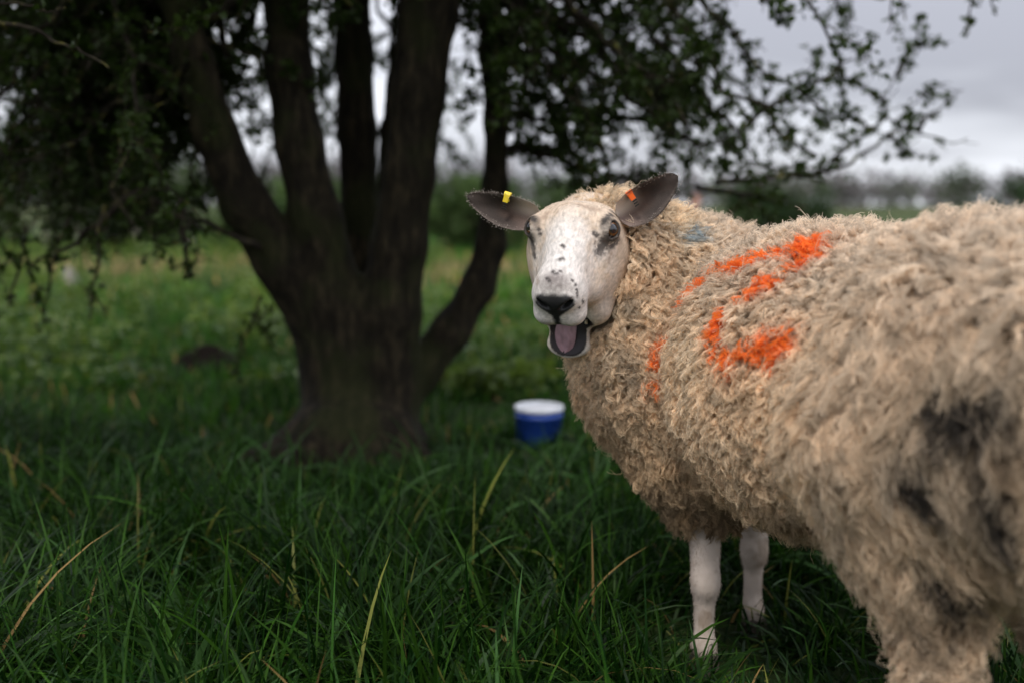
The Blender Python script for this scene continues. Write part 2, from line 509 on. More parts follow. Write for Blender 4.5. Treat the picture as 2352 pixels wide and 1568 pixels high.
for e in EYES:
    ch = lerp(ch, np.array([0.03, 0.025, 0.022]), sstep(0.0222, 0.0190, np.linalg.norm(qh - e - np.array([0, 0, -0.001]), axis=1)) * 0.96)

# ---- ears (part of the body mesh)
def ear(root, tip, nrm, width, bend):
    root, tip, nrm = map(np.asarray, (root, tip, nrm))
    U, Vn = 22, 15
    ax = tip - root; L = np.linalg.norm(ax); ax = ax / L
    nrm = norm(nrm - ax * (nrm @ ax)); side = np.cross(nrm, ax); side_up = True; side = side if side[2] > 0 else -side   # side = upper edge
    P, C = [], []
    for layer in (0, 1):
        for i in range(U):
            u = i / (U - 1)
            w = width * (0.44 * (1 - u) ** 1.6 + 0.96 * math.sin(math.pi * min(1, u ** 0.95)) ** 0.50 * (1 - 0.20 * u)) * (1 if u < 0.999 else 0.12)
            cup = 1.35 * (1 - u) + 0.42 * u
            for j in range(Vn):
                v = -1 + 2 * j / (Vn - 1)
                c = root + ax * L * u + side * bend * math.sin(math.pi * u * 0.9)
                th = 0.0026 * (1 - abs(v) ** 4) * (1 - 0.6 * u)
                ruff = 0.0015 * math.sin(9 * u + 3 * v)
                p = c + side * (w * v * (1 - 0.16 * cup * abs(v))) + nrm * (w * cup * 0.75 * v * v - w * cup * 0.35 + ruff + (th if layer == 0 else -th))
                P.append(p)
                edge = sstep(0.72, 1.0, abs(v)); rt = float(sstep(0.38, 0.05, u))
                if layer == 0:
                    col = np.array([0.050, 0.037, 0.031]) * (0.6 + 0.6 * noise.fbm(p, 120))
                    col = col * (1 - rt) + np.array([0.17, 0.12, 0.10]) * rt
                    col = col * (1 - 0.45 * edge) + np.array([0.20, 0.16, 0.135]) * 0.45 * edge
                    vv = v if side_up else -v; stem = float(sstep(0.50, 0.15, u) * sstep(-0.30, 0.30, vv))
                    col = col * (1 - stem) + np.array([0.58, 0.49, 0.41]) * stem
                    brown = max(0, 1 - ((u - 0.35) / 0.25) ** 2) * max(0, 1 - (v / 0.6) ** 2)
                    col = col * (1 - 0.4 * brown) + np.array([0.10, 0.05, 0.03]) * 0.4 * brown
                else:
                    col = np.array([0.55, 0.48, 0.42]) * (0.85 + 0.3 * noise.fbm(p, 120))
                C.append(col)
    F = []
    for layer in (0, 1):
        o = layer * U * Vn
        for i in range(U - 1):
            for j in range(Vn - 1):
                a, b, c, d = o + i * Vn + j, o + i * Vn + j + 1, o + (i + 1) * Vn + j + 1, o + (i + 1) * Vn + j
                F.append((a, d, c, b) if layer else (a, b, c, d))
    o = U * Vn
    for i in range(U - 1):
        for j in (0, Vn - 1):
            a, b = i * Vn + j, (i + 1) * Vn + j
            F.append((a, b, b + o, a + o) if j == 0 else (b, a, a + o, b + o))
    return np.array(P), np.array(F), np.array(C), (root, ax, L, side, nrm)
EY = HO[1]
earL = ear(pix(1238, 500, EY + 0.010), pix(1073, 448, EY + 0.03), (0.25, -1, -0.25), 0.0300, -0.005)
earR = ear(pix(1420, 498, EY - 0.020), pix(1556, 402, EY - 0.02), (-0.15, -1, -0.30), 0.0335, -0.004)

# ---- wool shades: paint marks, dung, greys and browns, in the fleece itself
ORANGE = strokes([[(1862, 545, 26), (1848, 572, 30), (1838, 588, 16)],
                  [(1845, 552, 14), (1800, 560, 16), (1752, 575, 18), (1700, 596, 18), (1655, 612, 12)],
                  [(1640, 610, 12), (1600, 640, 17), (1570, 672, 16), (1550, 700, 10)],
                  [(1790, 622, 14), (1745, 640, 19), (1712, 660, 16), (1685, 678, 10)],
                  [(1655, 690, 8), (1636, 720, 18), (1622, 752, 17), (1630, 790, 18), (1650, 822, 22), (1664, 832, 14)],
                  [(1690, 812, 14), (1730, 796, 24), (1765, 790, 30), (1795, 768, 20)],
                  [(1522, 768, 13), (1508, 800, 10)], [(1506, 812, 12), (1500, 832, 11)], [(1506, 872, 10), (1494, 898, 12)],
                  [(1872, 470, 9), (1905, 474, 9)], [(1985, 474, 7), (1992, 476, 7)]], bvh_b, 8)
BLUE = strokes([[(1585, 548, 14), (1608, 530, 18), (1626, 524, 12)], [(1600, 520, 10), (1612, 515, 10)]], bvh_b, 8)
DUNG = strokes([[(2190, 900, 34), (2215, 940, 52), (2190, 985, 40)], [(2270, 985, 22), (2310, 1010, 26)], [(2140, 960, 14), (2150, 985, 14)],
                [(2235, 880, 14), (2250, 860, 14)],
                [(2085, 1120, 26), (2105, 1138, 24)], [(1898, 1330, 14), (1906, 1370, 14)], [(1915, 1400, 12), (1922, 1420, 12)],
                [(2130, 1170, 16), (2140, 1180, 16)], [(2260, 1140, 20), (2275, 1180, 24)], [(2150, 1370, 26), (2200, 1400, 30)],
                [(2110, 1500, 24), (2150, 1510, 26)], [(2280, 1230, 18), (2300, 1250, 18)]], bvh_b, 9)
BROWNW = strokes([[(2160, 1480, 46), (2230, 1440, 40)], [(2230, 1350, 30), (2290, 1300, 30)], [(2260, 1060, 26), (2320, 1120, 26)],
                  [(2100, 1420, 26), (2140, 1440, 26)], [(1700, 1215, 22), (1850, 1225, 30)], [(1560, 1200, 22), (1640, 1205, 26)]], bvh_b, 12)
GREY = strokes([[(2150, 1000, 50), (2250, 1060, 60)], [(2080, 1080, 40), (2100, 1160, 40)], [(1920, 1330, 30), (1940, 1430, 30)], [(2240, 1180, 50), (2280, 1240, 50)],
                [(1430, 750, 30), (1455, 690, 24)], [(1420, 800, 30), (1440, 880, 30)]], bvh_b, 16)
def wool_colour(p, n):
    N1 = noise.fbm(p, 9); N2 = noise_b.fbm(p, 28); N3 = noise.fbm(p, 90)
    c = np.tile(np.array([0.92, 0.72, 0.505]), (len(p), 1))
    c = lerp(c, np.array([0.94, 0.80, 0.61]), sstep(0.45, 0.75, N2) * 0.7)
    c = lerp(c, np.array([0.60, 0.44, 0.29]), sstep(0.5, 0.2, N1) * 0.55)
    # sky sheen painted grey on dirty back, warm neck and low body, brown belly
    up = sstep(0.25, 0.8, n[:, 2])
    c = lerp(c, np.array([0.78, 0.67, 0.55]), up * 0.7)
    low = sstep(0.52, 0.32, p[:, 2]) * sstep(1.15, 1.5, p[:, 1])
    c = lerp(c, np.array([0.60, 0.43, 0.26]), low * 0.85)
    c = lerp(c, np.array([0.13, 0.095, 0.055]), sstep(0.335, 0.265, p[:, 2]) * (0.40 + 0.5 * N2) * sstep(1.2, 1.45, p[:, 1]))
    hn = sstep(0.16, -0.05, (p[:, :2] - HIP) @ AX) * sstep(0.74, 0.55, p[:, 2])
    c = lerp(c, np.array([0.58, 0.45, 0.33]), hn * (0.25 + 0.6 * N2))
    neck = sstep(1.60, 1.68, p[:, 1]) * sstep(0.60, 0.68, p[:, 2]) * sstep(0.36, 0.28, p[:, 0])
    c = lerp(c, np.array([0.88, 0.71, 0.50]), neck * 0.75)
    c = lerp(c, np.array([0.30, 0.25, 0.20]), mark(p, GREY, 0.9, 0.8, 60) * (0.2 + 0.6 * N3))
    c = lerp(c, np.array([0.21, 0.13, 0.065]), mark(p, BROWNW, 0.9, 0.9, 50) * (0.25 + 0.8 * N3))
    return c
def wool_marks(p, c):
    MK[0] = 0.00086
    o = mark(p, ORANGE, 0.55, 0.95, 85)
    oc = lerp(np.tile(np.array([1.0, 0.15, 0.0]), (len(p), 1)), np.array([1.0, 0.27, 0.01]), noise.fbm(p, 130))
    keep = rng.random(len(p)) < 0.15 + 1.0 * o
    c = np.where(((o > 0.12) & keep)[:, None], lerp(c, oc, np.clip(o * 1.35, 0, 0.96) * rng.uniform(0.85, 1.0, len(p))), c)
    MK[0] = 0.0014
    c = lerp(c, np.array([0.90, 0.36, 0.10]), mark(p, ORANGE, 0.9, 0.9, 60) * 0.14)
    MK[0] = 0.00086
    c = lerp(c, np.array([0.10, 0.27, 0.40]), mark(p, BLUE, 0.95, 0.9, 90) * 0.7)
    MK[0] = 0.00078
    c = lerp(c, np.array([0.030, 0.028, 0.027]), np.clip(mark(p, DUNG, 0.7, 1.0, 45) * (0.15 + 1.1 * sstep(0.36, 0.56, noise_b.fbm(p, 75))), 0, 0.96))
    return c

# ---- the body mesh: trunk, legs, head and ears in one
cb = wool_colour(Vb + Nb * 0.02, Nb) * 0.4  # skin darkened under the wool to deepen shadow between the locks
bare = np.where(Vb[:, 1] > 1.45, sstep(0.285, 0.255, Vb[:, 2]), sstep(0.25, 0.22, Vb[:, 2]))
legc = np.tile(np.array([0.50, 0.42, 0.355]), (len(Vb), 1)) * (0.72 + 0.5 * noise.fbm(Vb, 45))[:, None]
legc = lerp(legc, np.array([0.22, 0.155, 0.10]), sstep(0.48, 0.68, noise_b.fbm(Vb, 30)) * 0.6)
cb = lerp(cb, legc, bare)
parts = [(Vb, Qb, cb), (Vhw, Qh, ch), earL[:3], earR[:3]]
off = 0; AV, AQ, AC = [], [], []
for v, q, c in parts:
    AV.append(v); AQ.append(np.asarray(q) + off); AC.append(c); off += len(v)
sheep = empty("sheep", (0.45, 1.5, 0.0))
tag(sheep, "bleating white-faced sheep with long cream fleece and orange paint mark, head turned to camera", "sheep")
b = NB("sheep_skin")
p_ = b.principled(b.attr(), 0.75, 0.25)
b.bump(b.noise(420, 3), 0.35, 0.002, p_)
mat_skin = b.done(p_)
body = mesh_obj("body", np.concatenate(AV), np.concatenate(AQ), mat_skin, None, np.concatenate(AC))
keep_world(body, sheep)

# ---- wet nose and mouth gloss: a second slot on those faces
b = NB("wet_skin")
p_ = b.principled(b.attr(), 0.42, 0.3); b.bump(b.noise(900, 2), 0.3, 0.001, p_)
body.data.materials.append(b.done(p_))
wetv = np.maximum(mm, nose_mask(qh)) > 0.6
wf = wetv[Qh].sum(1) >= 3
mi = np.zeros(len(body.data.polygons), np.int32); mi[len(Qb):len(Qb) + len(Qh)][wf] = 1
body.data.polygons.foreach_set("material_index", mi)

# ---- eyes
b = NB("eyeball"); mat_eye = b.done(b.principled(b.attr(), 0.08, 0.6, **{"Coat Weight": 0.25, "Coat Roughness": 0.03}))
def uv_ball(c, r, nu=28, nv=18, squash=(1, 1, 1)):
    V = [(0, 0, 1)]; F = []
    for i in range(1, nv):
        th = math.pi * i / nv
        for j in range(nu):
            a = 2 * math.pi * j / nu; V.append((math.sin(th) * math.cos(a), math.sin(th) * math.sin(a), math.cos(th)))
    V.append((0, 0, -1)); n = len(V)
    for j in range(nu):
        F.append((0, 1 + j, 1 + (j + 1) % nu)); F.append((n - 1, n - 1 - nu + (j + 1) % nu, n - 1 - nu + j))
    for i in range(nv - 2):
        for j in range(nu):
            a = 1 + i * nu + j; b2 = 1 + i * nu + (j + 1) % nu; F.append((a, a + nu, b2 + nu, b2))
    return np.array(V) * r * np.array(squash) + c, F
for e, gaze in zip(EYES, EDIR):
    V, F = uv_ball(np.zeros(3), 0.0150, 48, 36)
    hor = norm(np.cross(np.array([0.0, 0.25, 1.0]), gaze)); ver = np.cross(gaze, hor)
    d = norm(V); gx, gy, gz = d @ hor, d @ ver, d @ gaze
    ang = np.arccos(np.clip(gz, -1, 1))
    col = np.tile(np.array([0.03, 0.022, 0.018]), (len(V), 1))
    col = lerp(col, np.array([0.17, 0.068, 0.016]), sstep(0.86, 0.74, ang))
    col = lerp(col, np.array([0.006, 0.006, 0.008]), sstep(1.1, 0.9, np.sqrt((gx / 0.60) ** 2 + ((gy - 0.10) / 0.50) ** 2)) * (gz > 0))
    eo = mesh_obj("eye", h2w(V + e + gaze * 0.0010), F, mat_eye, None, col); keep_world(eo, sheep)

# ---- tongue, teeth
V, C, F = [], [], []
U, Vn = 20, 11
for i in range(U):
    u = i / (U - 1)
    w = 0.0215 * (1 - 0.12 * u) * math.sqrt(max(0.0, 1 - max(0, (u - 0.72) / 0.28) ** 2.2)) + 0.0003
    for layer in (0, 1):
        for j in range(Vn):
            v = -1 + 2 * j / (Vn - 1)
            t = 0.060 + 0.135 * u
            hgt = -0.0015 + 0.005 * math.sin(math.pi * min(1, u * 0.9)) - 0.004 * u
            top = hgt + 0.004 * (1 - v * v) - 0.0022 * math.exp(-(v / 0.18) ** 2)
            p = HJ + jy * t + np.array([w * v - 0.007, 0, 0]) + jz * (top if layer == 0 else hgt - 0.006 * (1 - v * v) - 0.0005)
            V.append(p)
            cc = np.array([0.36, 0.215, 0.25]) * (0.35 + 1.2 * noise.fbm(p, 200)) * (0.65 + 0.35 * u)
            C.append(cc)
for i in range(U - 1):
    for layer in (0, 1):
        for j in range(Vn - 1):
            a = (i * 2 + layer) * Vn + j; b2 = a + 2 * Vn
            F.append((a, a + 1, b2 + 1, b2) if layer == 0 else (a, b2, b2 + 1, a + 1))
b = NB("tongue"); p_ = b.principled(b.attr(), 0.34, 0.5); b.bump(b.noise(700, 3), 0.5, 0.001, p_)
keep_world(mesh_obj("tongue", h2w(np.array(V)), F, b.done(p_), None, np.array(C)), sheep)
mat_tooth = plain("tooth", (0.62, 0.52, 0.38), 0.4, 0.4)
def box_mesh(c, half, R=np.eye(3), taper=1.0):
    V = []
    for sz in (-1, 1):
        for sx, sy in ((-1, -1), (1, -1), (1, 1), (-1, 1)):
            k = taper if sz > 0 else 1
            V.append(np.array([sx * half[0] * k, sy * half[1] * k, sz * half[2]]))
    V = np.array(V) @ R + c
    return V, [(3, 2, 1, 0), (4, 5, 6, 7), (0, 1, 5, 4), (1, 2, 6, 5), (2, 3, 7, 6), (3, 0, 4, 7)]
for i in range(5):
    for s in (1, -1):
        V, F = box_mesh(HJ + jy * (0.094 + 0.0105 * i) + jz * 0.014 + np.array([0.0325 * s, 0, 0]), (0.0026, 0.0044, 0.0052), RJ, 0.75)
        keep_world(mesh_obj("tooth", h2w(V), F, mat_tooth), sheep)

# ---- hooves
mat_hoof = plain("hoof_horn", (0.09, 0.075, 0.06), 0.55)
def hoof(x, y, fwd):
    fwd = norm(np.array([fwd[0], fwd[1], 0])); sd = np.array([-fwd[1], fwd[0], 0])
    V, F = [], []
    for s in (-1, 1):
        o = len(V)
        for z, f0, f1, w in ((0.0, -0.026, 0.040, 0.017), (0.022, -0.024, 0.030, 0.016), (0.042, -0.020, 0.018, 0.014)):
            for a, bb in ((f0, 0.002), (f1, 0.004), (f1 - 0.012, w + 0.003), (f0, w)):
                V.append(np.array([x, y, z]) + fwd * a + sd * s * bb)
        for l in (0, 4):
            for i in range(4):
                j = (i + 1) % 4; q = (o + l + i, o + l + j, o + l + 4 + j, o + l + 4 + i)
                F.append(q if s < 0 else q[::-1])
        F.append(tuple(o + i for i in ((8, 9, 10, 11) if s < 0 else (11, 10, 9, 8))))
        F.append(tuple(o + i for i in ((3, 2, 1, 0) if s < 0 else (0, 1, 2, 3))))
    keep_world(mesh_obj("hoof", np.array(V), F, mat_hoof, smooth=False), sheep)
for _, (fx, fy) in FORE: hoof(fx, fy - 0.006, (AX[0], AX[1]))
for sg in (1, -1):
    q = SL(-0.045, 0.125 * sg, 0); hoof(q[0], q[1], AX)

# ---- ear tags: a strap folded over the upper edge of each ear
def ear_tag(E, u, colour, name_label, w=0.0054, depth=0.012):
    root, ax, L, side, nrm = E
    P0 = None
    width_here = {True: 0.0265, False: 0.0285}[E is earL[3]]
    top = root + ax * L * u + side * (width_here * 0.80) + nrm * 0.006
    prof = []
    for k in range(15):
        a = math.pi * (k / 14)
        prof.append(side * (0.0035 * math.sin(a)) + nrm * (0.0055 * math.cos(a)))
    prof = [prof[0] - side * depth * t for t in (1.0, 0.66, 0.33)] + prof + [prof[-1] - side * depth * t for t in (0.33, 0.66, 1.0)]
    V, F = [], []
    th = 0.0013
    for k, q in enumerate(prof):
        tn = norm(prof[min(k + 1, len(prof) - 1)] - prof[max(k - 1, 0)]); nn = np.cross(tn, ax)
        for sx, so in ((-1, 0), (1, 0), (1, 1), (-1, 1)):
            V.append(top + q + ax * sx * w * (1.0 if 3 <= k <= 17 else 0.8) + nn * th * so)
    n = len(prof)
    for k in range(n - 1):
        for i in range(4):
            a = k * 4 + i; b2 = k * 4 + (i + 1) % 4; F.append((a, b2, b2 + 4, a + 4))
    F.append((3, 2, 1, 0)); F.append(tuple((n - 1) * 4 + i for i in range(4)))
    t = mesh_obj("ear_tag", np.array(V), F, plain("tag_plastic", colour, 0.4, 0.5), smooth=False)
    t["label"] = name_label
    keep_world(t, sheep)
    mark_mat = plain("tag_print", (0.02, 0.018, 0.015), 0.5)
    for k in range(3):                                    # the dark embossed digits down the strap
        c = top + prof[0] - side * (0.002 + 0.0042 * k) + nrm * 0.0007 - ax * 0.0004 * k
        V, F = box_mesh(c, (0.0038 - 0.0004 * (k == 1), 0.0010, 0.0011), np.stack([ax, side, nrm]))
        d = mesh_obj("tag_digit", V, F, mark_mat, smooth=False); d.parent = t
    return t
ear_tag(earL[3], 0.47, (0.75, 0.55, 0.03), "yellow loop tag clipped over the ear edge")
ear_tag(earR[3], 0.30, (0.85, 0.13, 0.015), "orange loop tag clipped over the ear edge")

# ---- fleece: wool locks of crimped strands
mat_wool = hair_mat("wool", 0.40)
def locks(p, n, lay, H, LD, wid, S, K, col, curl=0.004, crimp=0.0013, rad=0.00050, col_tip=True):
    """p,n (L,3): roots; lay (L,3): direction the lock lies in; S strands of K points each"""
    Ln = len(p)
    lay = norm(lay - n * (lay * n).sum(1, keepdims=True)); e2 = np.cross(n, lay)
    u = np.linspace(0, 1, K)[None, :, None]
    H = H[:, None, None]; LD = LD[:, None, None]
    axis = p[:, None, :] + n[:, None, :] * H * np.sin(np.minimum(u * 1.25, 1) * math.pi / 2) + lay[:, None, :] * LD * u ** 1.5
    ph = rng.random(Ln)[:, None] * 6.28; fr = rng.uniform(4.0, 8.5, Ln)[:, None] * rng.choice([-1, 1], Ln)[:, None]
    cu = (curl * rng.uniform(0.4, 1.5, Ln))[:, None] * np.linspace(0, 1, K)[None, :] ** 1.2
    ang = ph + fr * u[:, :, 0]
    axis = axis + e2[:, None, :] * (np.cos(ang) * cu)[:, :, None] + (n * 0.8 + lay * 0.3)[:, None, :] * (np.sin(ang) * cu)[:, :, None]
    ph2 = rng.random((Ln, 1, 1)) * 6.28; f2 = rng.uniform(11, 21, (Ln, 1, 1))
    r = np.sqrt(rng.random((Ln, S))) * (1 + 1.1 * (rng.random((Ln, S)) < 0.22)) ; a = rng.random((Ln, S)) * 6.28
    ox = (r * np.cos(a) * wid[:, None])[:, :, None]; oy = (r * np.sin(a) * wid[:, None])[:, :, None]
    uu = np.linspace(0, 1, K)[None, None, :]
    shrink = 1.0 - 0.32 * uu ** 1.5
    sp = rng.normal(0, 0.75, (Ln, S, 1))
    tw = 2.2 * uu * np.sign(fr)[:, None, :]
    cx = ox * np.cos(tw) - oy * np.sin(tw); cy = ox * np.sin(tw) + oy * np.cos(tw)
    wave = crimp * np.sin(ph2 + sp + f2 * uu) * np.minimum(uu * 3, 1); wave2 = crimp * np.cos(ph2 * 1.7 + sp + f2 * 0.83 * uu) * np.minimum(uu * 3, 1)
    fz = rng.normal(0, 0.0010, (Ln, S, K)) * uu
    X = cx * shrink + wave + fz; Yy = cy * shrink + wave2 + fz[:, ::-1]
    v = lay[:, None, None, :] * (1 - uu[..., None]) + n[:, None, None, :] * uu[..., None]
    pts = axis[:, None, :, :] + e2[:, None, None, :] * X[..., None] + v * Yy[..., None]
    lenj = rng.uniform(0.82, 1.08, (Ln, S, 1, 1))
    pts = p[:, None, None, :] + (pts - p[:, None, None, :]) * np.where(uu[..., None] > 0.3, lenj, 1)
    pts = pts.reshape(-1, K, 3)
    rr = np.broadcast_to(rad * (1.0 - 0.45 * np.linspace(0, 1, K))[None], (Ln * S, K)) * rng.uniform(0.7, 1.2, (Ln * S, 1))
    cc = np.repeat(col, S, 0) * rng.uniform(0.82, 1.14, (Ln * S, 1))
    return pts, rr, cc
def gravity_lay(p, n, back=0.25):
    down = np.array([0, 0, -1.0]); rear = -np.array([AX[0], AX[1], 0])
    flow = np.stack([noise.fbm(p + 3.1 * i, 16) - 0.5 for i in range(3)], -1) * 2.0 + np.stack([noise_b.fbm(p + 1.7 * i, 48) - 0.5 for i in range(3)], -1) * 1.5
    d = down + back * rear + flow + rng.normal(0, 0.20, p.shape)
    return d
def poisson_thin(p, r):
    """drop points closer than about r to one already kept (grid based)"""
    key = np.floor(p / r).astype(np.int64)
    h = key[:, 0] * 73856093 ^ key[:, 1] * 19349663 ^ key[:, 2] * 83492791
    _, i = np.unique(h, return_index=True)
    return np.sort(i)
def wool_roots(count, thin):
    p, n = sample(Vb, Qb, Nb, count)
    lo = np.where(p[:, 1] > 1.45, 0.272, 0.240) + rng.normal(0, 0.008, len(p))
    ok = p[:, 2] > lo
    q = w2h(p + n * 0.02)
    gi = np.clip(np.round((q - vh.o) / vh.h).astype(int), 0, vh.n - 1)
    inside = np.all((q > vh.o) & (q < vh.o + (vh.n - 1) * vh.h), axis=1)
    ok &= ~(inside & (vh.F[tuple(gi.T)] < 0.006) & (q[:, 1] > -0.02))
    p, n = p[ok], n[ok]
    i = poisson_thin(p, thin)
    return p[i], n[i]
p, n = wool_roots(150000, 0.0056)
s_ = ((p[:, :2] - HIP) @ AX)
haunch = sstep(0.16, -0.05, s_)                                    # bigger staples on the thighs and rump
keep = rng.random(len(p)) > 0.66 * haunch
p, n, s_, haunch = p[keep], n[keep], s_[keep], haunch[keep]
lay = gravity_lay(p, n, 0.35)
up = sstep(0.55, 0.95, n[:, 2])
H = rng.uniform(0.024, 0.034, len(p)) + 0.004 * haunch + 0.004 * up
LD = rng.uniform(0.020, 0.038, len(p)) * (1 + 0.95 * haunch) * (1 - 0.55 * up)
wid = rng.uniform(0.0027, 0.0048, len(p)) * (1 + 1.0 * haunch)
H *= 0.64 + 0.72 * noise.fbm(p, 42)
thin = 1 - 0.5 * sstep(0.40, 0.28, p[:, 2]) * (p[:, 1] < 1.45)
H *= thin; LD *= thin
tip = p + n * (H * 0.95)[:, None] + norm(lay) * (LD * 0.6)[:, None]
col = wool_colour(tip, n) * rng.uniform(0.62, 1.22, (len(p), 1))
near = (n @ np.array([0.35, 0.9, 0.0])) < 0.45                     # the side turned away carries fewer strands
packs = []
for m, S in ((near, 13), (~near, 5)):
    if not m.any(): continue
    packs.append(locks(p[m], n[m], lay[m], H[m], LD[m], wid[m], S, 12, col[m], curl=0.0062, crimp=0.0027,
                       rad=0.00046 if S > 10 else 0.0010))
# neck ruff and poll: fluffier, shorter, standing up behind the ears
ph_, nh_ = sample(Vhw, Qh, Nh, 24000)
q = w2h(ph_)
m = (q[:, 1] < -0.004 + rng.normal(0, 0.006, len(q))) & (q[:, 2] > -0.12)
ph_, nh_ = ph_[m], nh_[m]; i = poisson_thin(ph_, 0.0085); ph_, nh_ = ph_[i], nh_[i]
lay = np.array([0.1, 0.5, 0.4]) + rng.normal(0, 0.5, ph_.shape)
c_ = np.tile(np.array([0.80, 0.68, 0.53]), (len(ph_), 1)) * rng.uniform(0.85, 1.1, (len(ph_), 1))
packs.append(locks(ph_, nh_, lay, rng.uniform(0.018, 0.030, len(ph_)), rng.uniform(0.008, 0.02, len(ph_)), np.full(len(ph_), 0.0055), 16, 8, c_,
                   curl=0.005, crimp=0.0012, rad=0.00045))
# loose hairs along the topline
pt, nt_ = wool_roots(7000, 0.004)
m = rng.random(len(pt)) < np.where(nt_[:, 2] > 0.45, 0.30, 0.06)
pt, nt_ = pt[m], nt_[m]
lay = rng.normal(0, 1, pt.shape) + np.array([-0.2, 0, -0.1])
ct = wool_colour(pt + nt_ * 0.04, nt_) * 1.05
packs2 = locks(pt, nt_, lay, rng.uniform(0.034, 0.054, len(pt)), rng.uniform(0.01, 0.035, len(pt)), np.full(len(pt), 0.005), 2, 12, ct,
               curl=0.010, crimp=0.0016, rad=0.00028)
K = 12
P9 = np.concatenate([x[0] for x in packs if x[0].shape[1] == K]); R9 = np.concatenate([x[1] for x in packs if x[0].shape[1] == K]); C9 = np.concatenate([x[2] for x in packs if x[0].shape[1] == K])
C9 = wool_marks(P9[:, 8], C9)
fl = curves_obj("fleece", P9, R9, C9, mat_wool); keep_world(fl, sheep); fl["kind"] = "stuff"
x = [x for x in packs if x[0].shape[1] != K][0]
pf = curves_obj("poll_wool", *x, mat_wool); keep_world(pf, sheep); pf["kind"] = "stuff"
packs2 = (packs2[0], packs2[1], wool_marks(packs2[0][:, 8], packs2[2]))
lh = curves_obj("loose_wool", *packs2, mat_wool); keep_world(lh, sheep); lh["kind"] = "stuff"

# ---- short coat on the face, ears' rims and legs
pf_, nf_ = sample(Vhw, Qh, Nh, 40000)
q = w2h(pf_)
eye_d = np.minimum(np.linalg.norm(q - EYES[0], axis=1), np.linalg.norm(q - EYES[1], axis=1))
m = (q[:, 1] > -0.01) & (nose_mask(q) < 0.35) & (mouth_mask(q) < 0.3) & (eye_d > 0.0205)
pf_, nf_, q = pf_[m], nf_[m], q[m]
fc = face_colour(pf_) * rng.uniform(0.50, 1.30, (len(pf_), 1))
back = norm(-hf * 0.9 + np.array([0, 0, -0.25]) + rng.normal(0, 0.22, pf_.shape))
down = norm(np.array([0, 0, -1.0]) + rng.normal(0, 0.25, pf_.shape))
jawm = sstep(-0.07, -0.12, q[:, 2])[:, None]
lay = norm(back * (1 - jawm) + (0.6 * back + down) * jawm)
ln = rng.uniform(0.0070, 0.0135, len(pf_)) * (0.75 + 0.5 * sstep(0.12, 0.02, q[:, 1]))
u = np.linspace(0, 1, 4)[None, :, None]
lay = norm(lay - nf_ * (lay * nf_).sum(1, keepdims=True))
pts = pf_[:, None] + nf_[:, None] * (ln[:, None, None] * 0.55 * u ** 0.8) + lay[:, None] * (ln[:, None, None] * 0.9 * u ** 1.3)
rad = np.broadcast_to(0.00046 * (1 - 0.7 * np.linspace(0, 1, 4))[None], pts.shape[:2])
mat_coat = hair_mat("short_coat", 0.2)
# legs
pl, nl = sample(Vb, Qb, Nb, 120000)
hi = np.where(pl[:, 1] > 1.45, 0.285, 0.225)
m = (pl[:, 2] < hi) & (pl[:, 2] > 0.04); pl, nl = pl[m], nl[m]
lc = np.tile(np.array([0.50, 0.42, 0.355]), (len(pl), 1)) * (0.72 + 0.5 * noise.fbm(pl, 45))[:, None]
lc = lerp(lc, np.array([0.22, 0.155, 0.10]), sstep(0.48, 0.68, noise_b.fbm(pl, 30)) * 0.6)
d = norm(np.array([0, 0, -1.0]) + rng.normal(0, 0.2, pl.shape)); l2 = rng.uniform(0.003, 0.006, len(pl))[:, None, None]
pts2 = pl[:, None] + nl[:, None] * (l2 * 0.4 * u ** 0.8) + d[:, None] * (l2 * 0.9 * u ** 1.3)
rad2 = np.broadcast_to(0.00035 * (1 - 0.7 * np.linspace(0, 1, 4))[None], pts2.shape[:2])
# fringe on the ears
ep, en, ec = [], [], []
for E in (earL, earR):
    idx = rng.integers(0, 44, 700) * 15 + rng.choice([0, 1, 13, 14], 700)
    base = E[0][idx] + rng.normal(0, 0.002, (700, 3)); root, ax, L, side, nrm = E[3]
    outw = norm(base - (root + np.outer((base - root) @ ax, ax))) * 0.7 + ax * 0.8 + rng.normal(0, 0.3, base.shape)
    ep.append(base); en.append(norm(outw)); ec.append(E[2][idx] * rng.uniform(0.6, 1.0, (700, 1)))
ep, en, ec = map(np.concatenate, (ep, en, ec)); l3 = rng.uniform(0.0015, 0.0030, len(ep))[:, None, None]
pts3 = ep[:, None] + en[:, None] * l3 * u
rad3 = np.broadcast_to(0.00028 * (1 - 0.7 * np.linspace(0, 1, 4))[None], pts3.shape[:2])
sc = curves_obj("short_coat", np.concatenate([pts, pts2, pts3]), np.concatenate([rad, rad2, rad3]), np.concatenate([fc, lc, ec]), mat_coat)
keep_world(sc, sheep); sc["kind"] = "stuff"
# ------------------------------------------------------------------ land
def gz(x, y):
    x = np.asarray(x, float); y = np.asarray(y, float)
    slope = -0.058 * (np.clip(y - 2.7, 0, 21)) * sstep(2.4, 5.0, y) * (0.10 + 0.90 * sstep(0.6, 3.0, x))
    far = sstep(40, 300, np.hypot(x, y)) * 1.2
    X = np.stack([x, y, np.zeros_like(x)], -1)
    bump = (noise.fbm(X + 40, 0.8) - 0.5) * 0.10 * sstep(2.5, 5, np.hypot(x, y)) + (noise_b.fbm(X + 9, 0.25) - 0.5) * 0.35 * sstep(6, 16, np.hypot(x, y))
    hole = 0.0
    return slope + far + bump + hole
gx = np.sign(np.linspace(-1, 1, 221)) * np.abs(np.linspace(-1, 1, 221)) ** 3.2 * 900
gy = 3 + np.sign(np.linspace(-1, 1, 261)) * np.abs(np.linspace(-1, 1, 261)) ** 3.2 * 900
GX, GY = np.meshgrid(gx, gy, indexing='ij')
